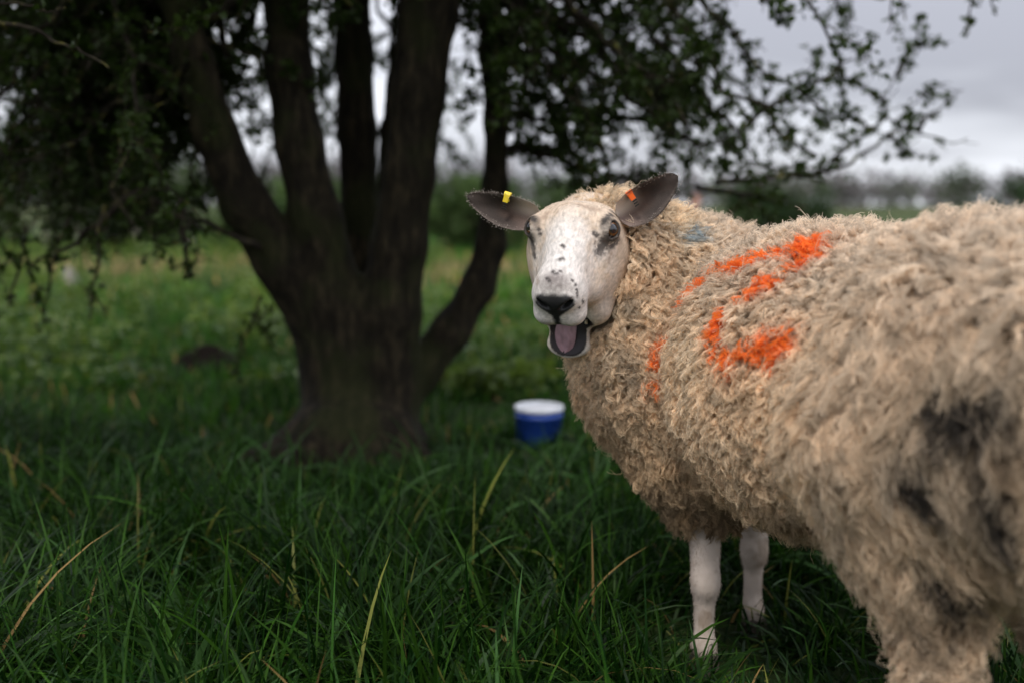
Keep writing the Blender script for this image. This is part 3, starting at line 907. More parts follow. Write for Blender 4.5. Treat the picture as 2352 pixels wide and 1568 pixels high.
Vg = np.stack([GX, GY, gz(GX, GY)], -1).reshape(-1, 3)
ii, jj = np.meshgrid(np.arange(220), np.arange(260), indexing='ij'); a = (ii * 261 + jj).ravel()
Qg = np.stack([a, a + 261, a + 262, a + 1], 1)
b = NB("meadow")
tcg = b.n("ShaderNodeTexCoord").outputs["Object"]
n1 = b.noise(0.9, 5, 0.6, tcg); n2 = b.noise(6.0, 4, 0.6, tcg); n3 = b.noise(0.16, 3, 0.5, tcg)
c1 = b.ramp(n1, [(0.30, (0.008, 0.014, 0.005)), (0.52, (0.022, 0.040, 0.010)), (0.72, (0.060, 0.085, 0.020))])
c2 = b.ramp(n2, [(0.35, (0.008, 0.012, 0.005)), (0.60, (0.050, 0.070, 0.018))])
c3 = b.mix(0.45, c1, c2)
c3 = b.mix(b.math('MULTIPLY', b.ramp(n3, [(0.52, (0, 0, 0)), (0.64, (1, 1, 1))]), 0.5), c3, (0.15, 0.13, 0.05))
p_ = b.principled(c3, 0.9, 0.1); b.bump(n2, 0.8, 0.05, p_)
ground = mesh_obj("meadow_ground", Vg, Qg, b.done(p_)); ground["kind"] = "structure"

# ---- grass blades
def blades(px, py, h, w, lean, segs, col, curl=0.7, az=None):
    """ribbon blades: segs quads, tapering to a point; returns verts, quads, cols"""
    n = len(px); K = segs + 1
    if az is None: az = rng.random(n) * 6.283
    fx, fy = np.cos(az), np.sin(az)
    wa = az + math.pi / 2 + rng.normal(0, 0.5, n); wx, wy = np.cos(wa), np.sin(wa)
    u = np.linspace(0, 1, K)[None]
    ang = lean[:, None] * (0.35 + curl * 1.5 * u)                      # angle from the vertical grows along the blade
    st = (h / segs)[:, None]
    dx = np.concatenate([np.zeros((n, 1)), np.cumsum(np.sin(ang[:, :-1]) * st, 1)], 1)
    dz = np.concatenate([np.zeros((n, 1)), np.cumsum(np.cos(ang[:, :-1]) * st, 1)], 1)
    sway = rng.normal(0, 0.10, (n, 1)) * dx
    cx = px[:, None] + fx[:, None] * dx + wx[:, None] * sway; cy = py[:, None] + fy[:, None] * dx + wy[:, None] * sway
    z0 = gz(px, py)[:, None] - 0.01; cz = np.maximum(z0 + dz, z0 + 0.012 + 0.02 * rng.random((n, 1)))
    ww = (w[:, None] * 0.5) * np.minimum(1.0, 1.25 * (1 - u) ** 0.6) * np.where(u < 0.2, 0.7 + 1.5 * u, 1)
    tilt = rng.normal(0, 0.4, (n, 1))
    L = np.stack([cx - wx[:, None] * ww, cy - wy[:, None] * ww, cz - tilt * ww], -1)
    R = np.stack([cx + wx[:, None] * ww, cy + wy[:, None] * ww, cz + tilt * ww], -1)
    V = np.stack([L, R], 2).reshape(-1, 3)
    base = (np.arange(n) * K * 2)[:, None] + np.arange(segs)[None] * 2
    Q = np.stack([base, base + 1, base + 3, base + 2], -1).reshape(-1, 4)
    cc = np.repeat(col, K * 2, 0)
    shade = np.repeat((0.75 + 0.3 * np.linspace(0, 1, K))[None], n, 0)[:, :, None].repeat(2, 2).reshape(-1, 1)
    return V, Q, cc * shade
def grass_cols(n, X, dry=0.005):
    r = rng.random((n, 1)); t = noise.fbm(np.stack([X[0], X[1], 0 * X[0]], -1), 2.2)[:, None]
    c = np.array([0.006, 0.027, 0.003]) * (1 - r) + np.array([0.046, 0.118, 0.012]) * r ** 2
    c = c * (0.45 + 1.0 * t)
    blue = rng.random((n, 1)) < 0.12; c = np.where(blue, c * np.array([0.9, 1.05, 1.4]), c)
    yel = rng.random((n, 1)) < 0.02; c = np.where(yel, np.array([0.16, 0.17, 0.035]) * (0.7 + 0.6 * r), c)
    d = rng.random((n, 1)) < dry; c = np.where(d, np.array([0.30, 0.19, 0.07]) * (0.6 + 0.7 * r), c)
    return c
mat_grass = leaf_mat("grass_blade", 0.11, 0.40, 0.38)
def frustum(n, y0, y1, side=0.66, power=1.0):
    y = (y0 ** (power + 1) + rng.random(n) * (y1 ** (power + 1) - y0 ** (power + 1))) ** (1 / (power + 1))
    x = rng.uniform(-1, 1, n) * (side * y + 0.25)
    return x, y
sets = []
# near: tussocks of long blades
nc = 2300
cx, cy = frustum(nc, 0.95, 3.3)
k = rng.integers(10, 34, nc); ix = np.repeat(np.arange(nc), k)
spread = rng.uniform(0.015, 0.06, nc)[ix]
x = cx[ix] + rng.normal(0, 1, len(ix)) * spread; y = cy[ix] + rng.normal(0, 1, len(ix)) * spread
hh = (0.075 + 0.13 * noise.fbm(np.stack([x, y, 0 * x], -1), 1.6)) * rng.uniform(0.55, 1.45, len(x))
hh *= (0.75 + 0.5 * rng.random(nc))[ix]
under = np.exp(-(((x - 0.42) / 0.24) ** 2 + ((y - 1.55) / 0.40) ** 2)); hh *= 1 - 0.72 * under
pail = np.exp(-(((x - 0.09) / 0.16) ** 2 + ((y - 3.05) / 0.25) ** 2)); hh *= 1 - 0.6 * pail
by_tree = np.exp(-(((x + 0.52) / 0.55) ** 2 + ((y - 3.05) / 0.40) ** 2)); hh *= 1 - 0.82 * by_tree
lean = np.abs(rng.normal(0.85, 0.40, len(x))) + 0.1
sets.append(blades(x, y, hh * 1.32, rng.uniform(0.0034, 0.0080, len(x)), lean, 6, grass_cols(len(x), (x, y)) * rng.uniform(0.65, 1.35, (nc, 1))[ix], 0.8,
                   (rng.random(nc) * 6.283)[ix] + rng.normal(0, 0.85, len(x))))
# a few broad bent blades among them
x, y = frustum(1500, 1.0, 2.9)
m = ((x - 0.42) / 0.30) ** 2 + ((y - 1.5) / 0.45) ** 2 > 1; x, y = x[m], y[m]
cb_ = np.array([0.034, 0.080, 0.020]) * rng.uniform(0.6, 1.5, (len(x), 1))
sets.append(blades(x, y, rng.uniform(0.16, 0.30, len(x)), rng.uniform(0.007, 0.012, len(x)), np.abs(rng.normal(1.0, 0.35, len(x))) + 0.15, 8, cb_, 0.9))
# middle and far sward
x, y = frustum(52000, 3.2, 8.5, 0.7, 0.4)
hh = (0.05 + 0.12 * noise.fbm(np.stack([x, y, 0 * x], -1), 1.3)) * rng.uniform(0.6, 1.4, len(x))
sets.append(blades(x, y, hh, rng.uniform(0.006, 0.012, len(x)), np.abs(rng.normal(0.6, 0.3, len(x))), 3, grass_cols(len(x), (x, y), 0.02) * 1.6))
x, y = frustum(30000, 8.0, 30, 0.75, 0.3)
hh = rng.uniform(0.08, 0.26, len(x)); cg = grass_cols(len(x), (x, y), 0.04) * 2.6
# a strip of last year's dry grass
dry = np.exp(-((y - 12.0 - 0.15 * x) / 1.1) ** 2) * (x < 0.9)
m = rng.random(len(x)) < dry * 0.9
cg[m] = np.array([0.46, 0.33, 0.16]) * rng.uniform(0.6, 1.2, (m.sum(), 1)); hh[m] *= 1.3
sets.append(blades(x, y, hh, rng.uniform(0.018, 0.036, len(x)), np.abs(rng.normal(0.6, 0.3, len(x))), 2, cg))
off = 0; V, Q, C = [], [], []
for v, q, c in sets:
    V.append(v); Q.append(q + off); C.append(c); off += len(v)
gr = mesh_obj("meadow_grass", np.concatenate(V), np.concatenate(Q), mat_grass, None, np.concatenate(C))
tag(gr, "long dark green meadow grass with a few yellowed blades", "grass", kind="stuff")

# ---- low broad-leaved weeds behind the tree
def leaf_cloud(c, ax, size, col, aspect=0.75):
    """folded leaves (two quads each): c centres, ax long axes, size lengths"""
    n = len(c); ax = norm(ax); up = norm(rng.normal(0, 1, (n, 3)) + np.array([0, 0, 1.2])); sd = norm(np.cross(ax, up)); nr = np.cross(sd, ax)
    L = size[:, None]; w = L * aspect * 0.5
    f = 0.18 * L
    p0 = c - ax * L * 0.5; p3 = c + ax * L * 0.5
    a1 = c - ax * L * 0.12 + sd * w + nr * f; b1 = c - ax * L * 0.12 - sd * w + nr * f
    a2 = c + ax * L * 0.22 + sd * w * 0.75 + nr * f * 0.7; b2 = c + ax * L * 0.22 - sd * w * 0.75 + nr * f * 0.7
    V = np.stack([p0, a1, a2, p3, b2, b1], 1).reshape(-1, 3)
    o = (np.arange(n) * 6)[:, None]
    Q = np.concatenate([o + np.array([[0, 1, 2, 3]]), o + np.array([[0, 3, 4, 5]])])
    return V, Q, np.repeat(col, 6, 0)
mat_leaf = leaf_mat("leaf", 0.25, 0.5, 0.35)
nc = 900
cx = rng.uniform(-9.5, 2.6, nc); cy = 3.9 + 13.5 * rng.random(nc) ** 1.2
m = (np.abs(cx) < 0.62 * cy + 0.4) & (np.hypot(cx + 1.42, cy - 4.5) > 0.5); cx, cy = cx[m], cy[m]; nc = len(cx)
kk = rng.integers(60, 120, nc); ix = np.repeat(np.arange(nc), kk)
hgt = (0.10 + 0.30 * noise.fbm(np.stack([cx, cy, 0 * cx], -1), 0.6))[ix] * np.where(cx < -1.0, 1.15, 0.6)[ix]
rad = rng.uniform(0.10, 0.26, nc)[ix]
a = rng.random(len(ix)) * 6.283; r = np.sqrt(rng.random(len(ix)))
x = cx[ix] + np.cos(a) * r * rad; y = cy[ix] + np.sin(a) * r * rad
z = gz(x, y) + hgt * np.sqrt(np.maximum(0, 1 - r * r)) * rng.uniform(0.35, 1.05, len(ix))
tone = rng.random((nc, 1))[ix] * 0.7 + 0.3 * rng.random((len(ix), 1))
col = np.array([0.018, 0.052, 0.008]) * (1 - tone) + np.array([0.135, 0.195, 0.024]) * tone
v, q, c = leaf_cloud(np.stack([x, y, z], -1), np.stack([np.cos(a), np.sin(a), rng.normal(0, 0.3, len(a))], -1), rng.uniform(0.022, 0.055, len(a)), col)
wd = mesh_obj("meadow_weeds", v, q, mat_leaf, None, c, smooth=False)
tag(wd, "mounded green nettles and weeds growing behind the tree", "weeds", kind="stuff")
# ------------------------------------------------------------------ the hawthorn
TY = 3.20
b = NB("hawthorn_bark")
tcb = b.n("ShaderNodeTexCoord").outputs["Object"]
mp = b.n("ShaderNodeMapping"); mp.inputs["Scale"].default_value = (1, 1, 0.30); b.l(tcb, mp.inputs[0])
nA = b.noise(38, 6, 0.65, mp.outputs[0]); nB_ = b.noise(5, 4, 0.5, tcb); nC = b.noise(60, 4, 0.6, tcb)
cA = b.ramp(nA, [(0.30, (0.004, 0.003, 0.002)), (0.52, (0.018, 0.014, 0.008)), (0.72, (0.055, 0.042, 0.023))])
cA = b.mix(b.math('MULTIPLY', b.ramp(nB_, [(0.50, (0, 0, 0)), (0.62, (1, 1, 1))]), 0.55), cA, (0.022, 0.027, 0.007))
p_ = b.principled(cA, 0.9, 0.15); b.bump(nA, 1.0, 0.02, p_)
mat_bark = b.done(p_)
b = NB("twig_bark")
tcb = b.n("ShaderNodeTexCoord").outputs["Object"]
cT = b.ramp(b.noise(26, 4, 0.6, tcb), [(0.42, (0.014, 0.011, 0.008)), (0.58, (0.036, 0.030, 0.021)), (0.70, (0.13, 0.12, 0.025))])
mat_twig = b.done(b.principled(cT, 0.9, 0.1))

def px_line(pts):
    """(px, py, Y, width_px) -> world points and radii"""
    return [(pix(x, y, Y), 0.5 * w * Y / FPX) for x, y, Y, w in pts]
STEMS = [
    [(800, 900, 3.20, 220), (740, 740, 3.16, 150), (655, 610, 3.10, 125), (565, 470, 3.05, 112), (490, 300, 3.00, 100), (440, 140, 2.96, 92), (405, -20, 2.92, 84), (350, -400, 2.9, 60), (250, -800, 2.8, 36)],
    [(810, 880, 3.15, 200), (775, 690, 3.10, 125), (728, 500, 3.08, 112), (688, 330, 3.08, 108), (664, 160, 3.10, 104), (658, -10, 3.12, 100), (640, -400, 3.2, 70), (600, -800, 3.3, 40)],
    [(840, 900, 3.30, 160), (838, 690, 3.34, 95), (826, 500, 3.38, 88), (820, 300, 3.40, 82), (812, 120, 3.42, 80), (806, -20, 3.44, 76), (830, -400, 3.6, 55), (860, -800, 3.7, 32)],
    [(860, 900, 3.15, 190), (892, 720, 3.10, 140), (916, 560, 3.08, 124), (938, 400, 3.06, 118), (960, 220, 3.06, 118), (985, 30, 3.06, 122), (1020, -200, 3.0, 90), (1080, -700, 2.9, 45)],
    [(880, 930, 3.22, 150), (965, 850, 3.25, 95), (1040, 760, 3.28, 92), (1096, 660, 3.30, 82), (1126, 560, 3.32, 72), (1138, 430, 3.35, 62), (1140, 280, 3.38, 52), (1132, 130, 3.40, 52), (1124, -20, 3.42, 48), (1150, -400, 3.6, 36), (1200, -760, 3.8, 22)],
    [(870, 800, 3.36, 60), (872, 560, 3.42, 30), (884, 300, 3.5, 22), (902, 120, 3.55, 20), (915, -60, 3.6, 18), (930, -500, 3.7, 12)],
]
vt = Vol((-2.3, 2.45, -0.12), (0.75, 4.05, 2.75), 0.0165)
base = pix(835, 1062, TY); base[2] = gz(base[0], base[1])
for (x, y, w) in ((828, 960, 236), (830, 850, 250)):
    pass
B0 = np.array([base[0] - 0.015, TY - 0.13, -0.05]); c1 = pix(828, 940, TY); c2 = pix(830, 830, TY)
vt.cone(B0, 0.205, B0 + (0, 0, 0.10), 0.182, 0.05); vt.cone(B0 + (0, 0, 0.08), 0.180, c1, 0.166, 0.05); vt.cone(c1, 0.166, c2, 0.180, 0.05)
for ang, ln in ((-2.9, 0.34), (-2.2, 0.22), (-1.2, 0.20), (-0.3, 0.22), (0.7, 0.3), (1.6, 0.3), (2.5, 0.3)):
    d = np.array([math.cos(ang), math.sin(ang), 0])
    vt.cone(B0 + d * 0.12 + (0, 0, 0.12), 0.07, B0 + d * (0.12 + ln) - (0, 0, 0.01), 0.022, 0.08)
stem_w = [px_line(s) for s in STEMS]
for ln in stem_w:
    for (p0, r0), (p1, r1) in zip(ln[:-1], ln[1:]):
        vt.cone(p0, r0, p1, r1, 0.035)
Vt, Qt = vt.mesh(); Vt = smooth_mesh(Vt, Qt, 1); Nt = vnormals(Vt, Qt)
sq = np.array([1, 1, 0.22])
Vt = Vt + Nt * ((noise.fbm(Vt * sq, 7) - 0.5) * 0.024 + (noise_b.fbm(Vt * np.array([1, 1, 0.4]), 24) - 0.5) * 0.007)[:, None]
hawthorn = empty("hawthorn_tree", (base[0], TY, 0.0))
tag(hawthorn, "old many-stemmed hawthorn tree with dark bark and small spring leaves", "tree")
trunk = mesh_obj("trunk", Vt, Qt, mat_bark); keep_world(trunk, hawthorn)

def tubes(lines, sides=6):
    V, Q = [], []; o = 0
    ca = np.cos(np.arange(sides) / sides * 6.2832); sa = np.sin(np.arange(sides) / sides * 6.2832)
    for P, R in lines:
        P = np.asarray(P); R = np.asarray(R); n = len(P)
        t = norm(np.gradient(P, axis=0)); ref = np.where(np.abs(t[:, 2:3]) > 0.9, np.array([[1.0, 0, 0]]), np.array([[0, 0, 1.0]]))
        e1 = norm(np.cross(t, ref)); e2 = np.cross(t, e1)
        ring = P[:, None] + (e1[:, None] * ca[None, :, None] + e2[:, None] * sa[None, :, None]) * R[:, None, None]
        V.append(ring.reshape(-1, 3))
        i = np.arange(n - 1)[:, None] * sides; j = np.arange(sides)[None]; j2 = (j + 1) % sides
        Q.append(np.stack([i + j, i + j2, i + sides + j2, i + sides + j], -1).reshape(-1, 4) + o); o += n * sides
    return np.concatenate(V), np.concatenate(Q)
def wander(p0, p1, n, amp, sag=0.0):
    t = np.linspace(0, 1, n)[:, None]; L = np.linalg.norm(np.asarray(p1) - p0)
    w = np.cumsum(rng.normal(0, 1, (n, 3)), 0); w = w - w[0] - t * (w[-1] - w[0])
    P = np.asarray(p0) + (np.asarray(p1) - p0) * t + w * amp * L / math.sqrt(n)
    P[:, 2] -= sag * L * (t[:, 0] ** 2); return P
class Crown:
    def __init__(s): s.wood = []; s.c = []; s.a = []; s.n = 0
    def bough(s, p0, p1, r0, nsub, sublen, leafy=1.0, sag=0.05, amp=0.09, twigs=7, leaf_from=0.15):
        P = wander(p0, p1, 14, amp, sag); R = np.linspace(r0, r0 * 0.22 + 0.0015, 14); s.wood.append((P, R))
        L = np.linalg.norm(P[-1] - P[0]); ax = norm(P[-1] - P[0])
        s.leaves_on(P[int(14 * max(leaf_from, 0.35)):], leafy)
        for _ in range(nsub):
            t = rng.uniform(leaf_from, 1.0); k = min(int(t * 13), 12); q = P[k]
            d = norm(ax * rng.uniform(0.1, 0.9) + rng.normal(0, 0.75, 3) + np.array([0, 0, -0.10]))
            l = sublen * rng.uniform(0.45, 1.15) * (1 - 0.35 * t)
            S = wander(q, q + d * l, 9, 0.12, 0.10); s.wood.append((S, np.linspace(max(R[k] * 0.5, 0.0028), 0.0014, 9)))
            s.leaves_on(S[2:], leafy)
            for _ in range(twigs):
                j = rng.integers(2, 9); d2 = norm(d * 0.6 + rng.normal(0, 0.8, 3)); l2 = l * rng.uniform(0.15, 0.45)
                T = wander(S[j], S[j] + d2 * l2, 5, 0.12, 0.06); s.wood.append((T, np.linspace(0.0020, 0.0010, 5)))
                s.leaves_on(T[1:], leafy)
    def leaves_on(s, P, leafy):
        L = np.linalg.norm(np.diff(P, axis=0), axis=1).sum()
        n = rng.poisson(max(L / 0.020 * leafy, 0.01))
        if n == 0: return
        t = rng.random(n) * (len(P) - 1); i = np.minimum(t.astype(int), len(P) - 2); f = (t - i)[:, None]
        c = P[i] * (1 - f) + P[i + 1] * f
        m = rng.integers(2, 6, n); ix = np.repeat(np.arange(n), m)
        a = norm(rng.normal(0, 1, (len(ix), 3)) + np.array([0, 0, -0.1]))
        s.c.append(c[ix] + a * rng.uniform(0.006, 0.024, (len(ix), 1))); s.a.append(a)
def leaf_mesh(c, a, size, col):
    return leaf_cloud(c, a, size, col, 0.85)
hw = Crown()
def pxp(x, y, Y): return pix(x, y, Y)
U = rng.uniform
def stem_at(i, t):
    L = stem_w[i]; k = t * (len(L) - 1); j = min(int(k), len(L) - 2); f = k - j
    return L[j][0] * (1 - f) + L[j + 1][0] * f
# boughs to the right: thick foliage near the stems, thinning towards the open sky
for _ in range(19):
    Y = U(2.7, 4.6)
    hw.bough(pxp(U(950, 1250), U(-500, 60), U(3.1, 3.7)), pxp(U(1220, 1700), U(60, 400), Y), U(0.010, 0.018), 8, 0.34, 0.56, 0.10, twigs=10)
for _ in range(13):
    Y = U(2.8, 4.4)
    hw.bough(pxp(U(1100, 1400), U(-500, -60), U(3.0, 3.8)), pxp(U(1500, 1960), U(-60, 300), Y), U(0.009, 0.014), 7, 0.30, 0.55, 0.12, twigs=10)
for x0, y0, Y0, x1, y1, Y1, lf in ((1140, 260, 3.40, 1900, 405, 3.5, 1.0), (1138, 330, 3.38, 1560, 440, 3.3, 1.3), (1500, 90, 3.2, 1740, 360, 3.3, 0.9),
                               (1180, 40, 3.3, 1620, 330, 3.2, 0.9), (1700, 300, 3.4, 1960, 130, 3.3, 0.6), (1600, 430, 3.4, 1850, 470, 3.6, 1.0),
                               (1180, 330, 3.45, 1400, 420, 3.6, 1.3), (1130, 200, 3.4, 1420, 300, 3.7, 1.2)):
    hw.bough(pxp(x0, y0, Y0), pxp(x1, y1, Y1), 0.011, 7, 0.26, lf * 0.72, 0.02, 0.06, leaf_from=0.1)
# the long spray reaching into the pale sky, bare at its tips
hw.bough(pxp(1640, 420, 3.4), pxp(1885, 402, 3.35), 0.010, 4, 0.16, 0.8, 0.0, 0.03)
for pts, lf in (([(1870, 405), (1950, 375), (2000, 345), (2040, 310), (2075, 295), (2110, 302), (2150, 318), (2190, 330), (2222, 322)], 0.25),
                ([(1900, 400), (1925, 350), (1965, 325), (2005, 300), (2030, 270), (2030, 220), (2055, 180), (2080, 150)], 0.9),
                ([(2030, 270), (2060, 285), (2100, 240), (2135, 200)], 0.5), ([(2005, 300), (1960, 275), (1920, 270), (1885, 260)], 1.3),
                ([(2030, 235), (1990, 205), (1945, 180), (1900, 150)], 1.2), ([(2040, 310), (2070, 345), (2090, 365)], 0.4),
                ([(2110, 302), (2125, 270), (2160, 262)], 0.4), ([(2060, 175), (2085, 120), (2110, 100), (2130, 112)], 0.9)):
    Pl = np.array([pxp(x, y, 3.3 + 0.02 * i) for i, (x, y) in enumerate(pts)])
    t = np.linspace(0, len(Pl) - 1, 22); i = np.minimum(t.astype(int), len(Pl) - 2); f = (t - i)[:, None]
    Pl = Pl[i] * (1 - f) + Pl[i + 1] * f + rng.normal(0, 0.004, (22, 3))
    hw.wood.append((Pl, np.linspace(0.0075 if lf != 0.5 else 0.004, 0.0016, 22))); hw.leaves_on(Pl[4:], lf)
    for _ in range(9):
        j = rng.integers(3, 22); d2 = norm(rng.normal(0, 1, 3) + np.array([0.3, 0, 0.1])); l2 = U(0.04, 0.14)
        T = wander(Pl[j], Pl[j] + d2 * l2, 5, 0.14); hw.wood.append((T, np.linspace(0.0020, 0.0009, 5))); hw.leaves_on(T[1:], lf * 0.9)
# twigs hanging into the top right corner
for x0, x1, y1 in ((2300, 2225, 60), (2330, 2290, 20), (2060, 2080, 30), (2160, 2040, 60)):
    hw.bough(pxp(x0 - 60, -260, 3.2), pxp(x1, y1, 3.1), 0.005, 2, 0.10, 0.6, 0.05, 0.06, twigs=3, leaf_from=0.6)
# dark foliage and drooping boughs on the left
for _ in range(34):
    Y = U(2.3, 4.6)
    hw.bough(pxp(U(250, 620), U(-420, 40), U(2.9, 3.5)), pxp(U(-120, 420), U(0, 470), Y), U(0.009, 0.016), 10, 0.36, 0.55, 0.10, twigs=10)
for _ in range(12):
    hw.bough(pxp(U(0, 500), U(-500, -150), U(2.6, 4.2)), pxp(U(-250, 520), U(-80, 260), U(2.4, 4.4)), U(0.009, 0.014), 8, 0.34, 1.2, 0.10)
for _ in range(10):
    hw.bough(pxp(U(420, 1100), U(-700, -200), U(2.8, 3.8)), pxp(U(430, 1080), U(-120, 60), U(2.9, 4.2)), 0.010, 6, 0.28, 0.9, 0.05)
for _ in range(16):                                         # foliage on the far side, seen between the stems
    hw.bough(pxp(U(500, 1100), U(-300, 100), U(3.8, 4.2)), pxp(U(460, 1120), U(80, 430), U(4.2, 5.6)), 0.010, 5, 0.30, 0.36, 0.1, twigs=9)
for _ in range(26):                                         # low curtains of twigs against the meadow
    hw.bough(pxp(U(120, 480), U(-150, 260), U(2.8, 3.4)), pxp(U(-140, 400), U(300, 540), U(2.6, 4.4)), U(0.006, 0.012), 8, 0.28, 0.30, 0.12, twigs=10)
for x0, y0, x1, y1, Y in ((600, 570, 360, 475, 3.0), (380, 480, 250, 420, 3.0), (330, 430, 70, 610, 2.9), (240, 470, 205, 730, 2.8), (600, 680, 545, 800, 2.95), (60, 520, 20, 700, 2.8), (420, 520, 440, 640, 3.0), (160, 500, 90, 760, 2.9)):
    hw.bough(pxp(x0, y0, Y), pxp(x1, y1, Y - 0.05), 0.012 if y0 < 580 and x0 > 300 else 0.006, 3, 0.14, 0.55, 0.02, 0.06, twigs=3)
# the crown overhead, out of the picture but shading it
for _ in range(70):
    a = U(0, 6.283); r = U(0.5, 2.3); h = U(1.9, 3.6) - 0.25 * r
    i = rng.integers(0, 5); q = stem_at(i, U(0.75, 1.0))
    e = np.array([base[0] + math.cos(a) * r, TY + math.sin(a) * r, h])
    if e[2] < 1.9 and e[1] < 2.6: continue
    hw.bough(q, e, U(0.012, 0.022), 8, 0.45, 0.9, 0.05)
# unseen boughs added above left to shade trunk and grass but not the sheep
for _ in range(84):
    e = np.array([U(-2.3, -0.15), U(0.2, 3.0), U(1.75, 3.0)])
    if e[0] > -0.45 and e[1] < 1.3: continue
    hw.bough(np.array([U(-1.2, -0.6), U(2.6, 3.2), U(1.9, 2.9)]), e, U(0.010, 0.018), 8, 0.42, 1.0, 0.03)
# two nearer lichened branches crossing the top left corner, one leafy
for pts, rr in (([(-40, 45, 2.1), (60, 62, 2.1), (130, 95, 2.1), (190, 120, 2.08), (250, 160, 2.05)], 0.0058), ([(-30, 5, 2.1), (60, 12, 2.1), (110, 30, 2.1), (150, 20, 2.12)], 0.0042),
                ([(560, -20, 2.3), (500, 30, 2.3), (420, 62, 2.3), (340, 70, 2.3)], 0.004)):
    Pl = np.array([pxp(*q) for q in pts]); t = np.linspace(0, len(Pl) - 1, 20); i = np.minimum(t.astype(int), len(Pl) - 2); f = (t - i)[:, None]
    Pl = Pl[i] * (1 - f) + Pl[i + 1] * f + rng.normal(0, 0.0025, (20, 3)); hw.wood.append((Pl, np.linspace(rr, rr * 0.4, 20)))
    hw.leaves_on(Pl[6:], 0.12 if rr > 0.0041 else 1.2)
c = np.concatenate(hw.c); a = np.concatenate(hw.a)
# keep the air in front of the sheep and the lens clear
d = c - np.array([0, 0, CAM_Z]); m = (d[:, 1] > 1.9) | (d[:, 2] > 0.80 + 0.25 * np.abs(d[:, 1])); c, a = c[m], a[m]
tone = (0.25 + 0.5 * noise.fbm(c, 3.0) + 0.25 * rng.random(len(c)))[:, None]
col = np.array([0.006, 0.016, 0.003]) * (1 - tone) + np.array([0.044, 0.074, 0.010]) * tone
v, q, cc = leaf_mesh(c, a, rng.uniform(0.011, 0.028, len(c)), col)
cw = mesh_obj("crown", v, q, mat_leaf, None, cc, smooth=False); keep_world(cw, hawthorn); cw["kind"] = "stuff"
v, q = tubes(hw.wood, 5)
br = mesh_obj("branches", v, q, mat_twig); keep_world(br, hawthorn); br["kind"] = "stuff"
print("hawthorn leaves", len(c), "twigs", len(hw.wood))
# ------------------------------------------------------------------ bucket
bx_, by_ = pix(1238, 1018, 3.28)[0], 3.28
bz = float(gz(bx_, by_)) - 0.038
bucket = empty("feed_bucket", (bx_, by_, bz)); bucket.scale = (0.86, 0.86, 0.90)
tag(bucket, "small blue plastic bucket filled with white mineral lick, standing in grass", "bucket")
def lathe(prof, n=48):
    V = [(r * math.cos(2 * math.pi * j / n), r * math.sin(2 * math.pi * j / n), z) for r, z in prof for j in range(n)]
    F = [(i * n + j, i * n + (j + 1) % n, (i + 1) * n + (j + 1) % n, (i + 1) * n + j) for i in range(len(prof) - 1) for j in range(n)]
    return V, F
b = NB("blue_plastic"); mat_blue = b.done(b.principled(b.mix(b.noise(9, 4), (0.012, 0.045, 0.24), (0.020, 0.070, 0.34)), 0.42, 0.4))
mat_white = plain("white_plastic", (0.74, 0.76, 0.80), 0.45, 0.4)
mat_lick = plain("mineral_lick", (0.72, 0.72, 0.74), 0.85, 0.2)
V, F = lathe([(0.001, 0.0), (0.086, 0.0), (0.088, 0.004), (0.091, 0.150), (0.0935, 0.151), (0.0935, 0.160), (0.0915, 0.161), (0.0925, 0.176)])
mesh_obj("tub", V, F, mat_blue, bucket)
V, F = lathe([(0.0930, 0.1765), (0.0955, 0.178), (0.0962, 0.184), (0.0955, 0.190), (0.0925, 0.191), (0.0885, 0.188), (0.0870, 0.180), (0.0860, 0.168)])
mesh_obj("rim", V, F, mat_white, bucket)
V, F = lathe([(0.0862, 0.1780), (0.070, 0.1795), (0.035, 0.1805), (0.001, 0.181)])
mesh_obj("lick_block", V, F, mat_lick, bucket)
hp = [np.array([0.099 * math.cos(t), 0.012 + 0.099 * math.sin(t) * 0.98, 0.172 - 0.055 * math.sin(t)]) for t in np.linspace(0, math.pi, 26)]
v, q = tubes([(np.array(hp), np.full(26, 0.0012))], 6)
mesh_obj("handle", v, q, plain("wire_handle", (0.30, 0.31, 0.33), 0.35, 0.5), bucket)

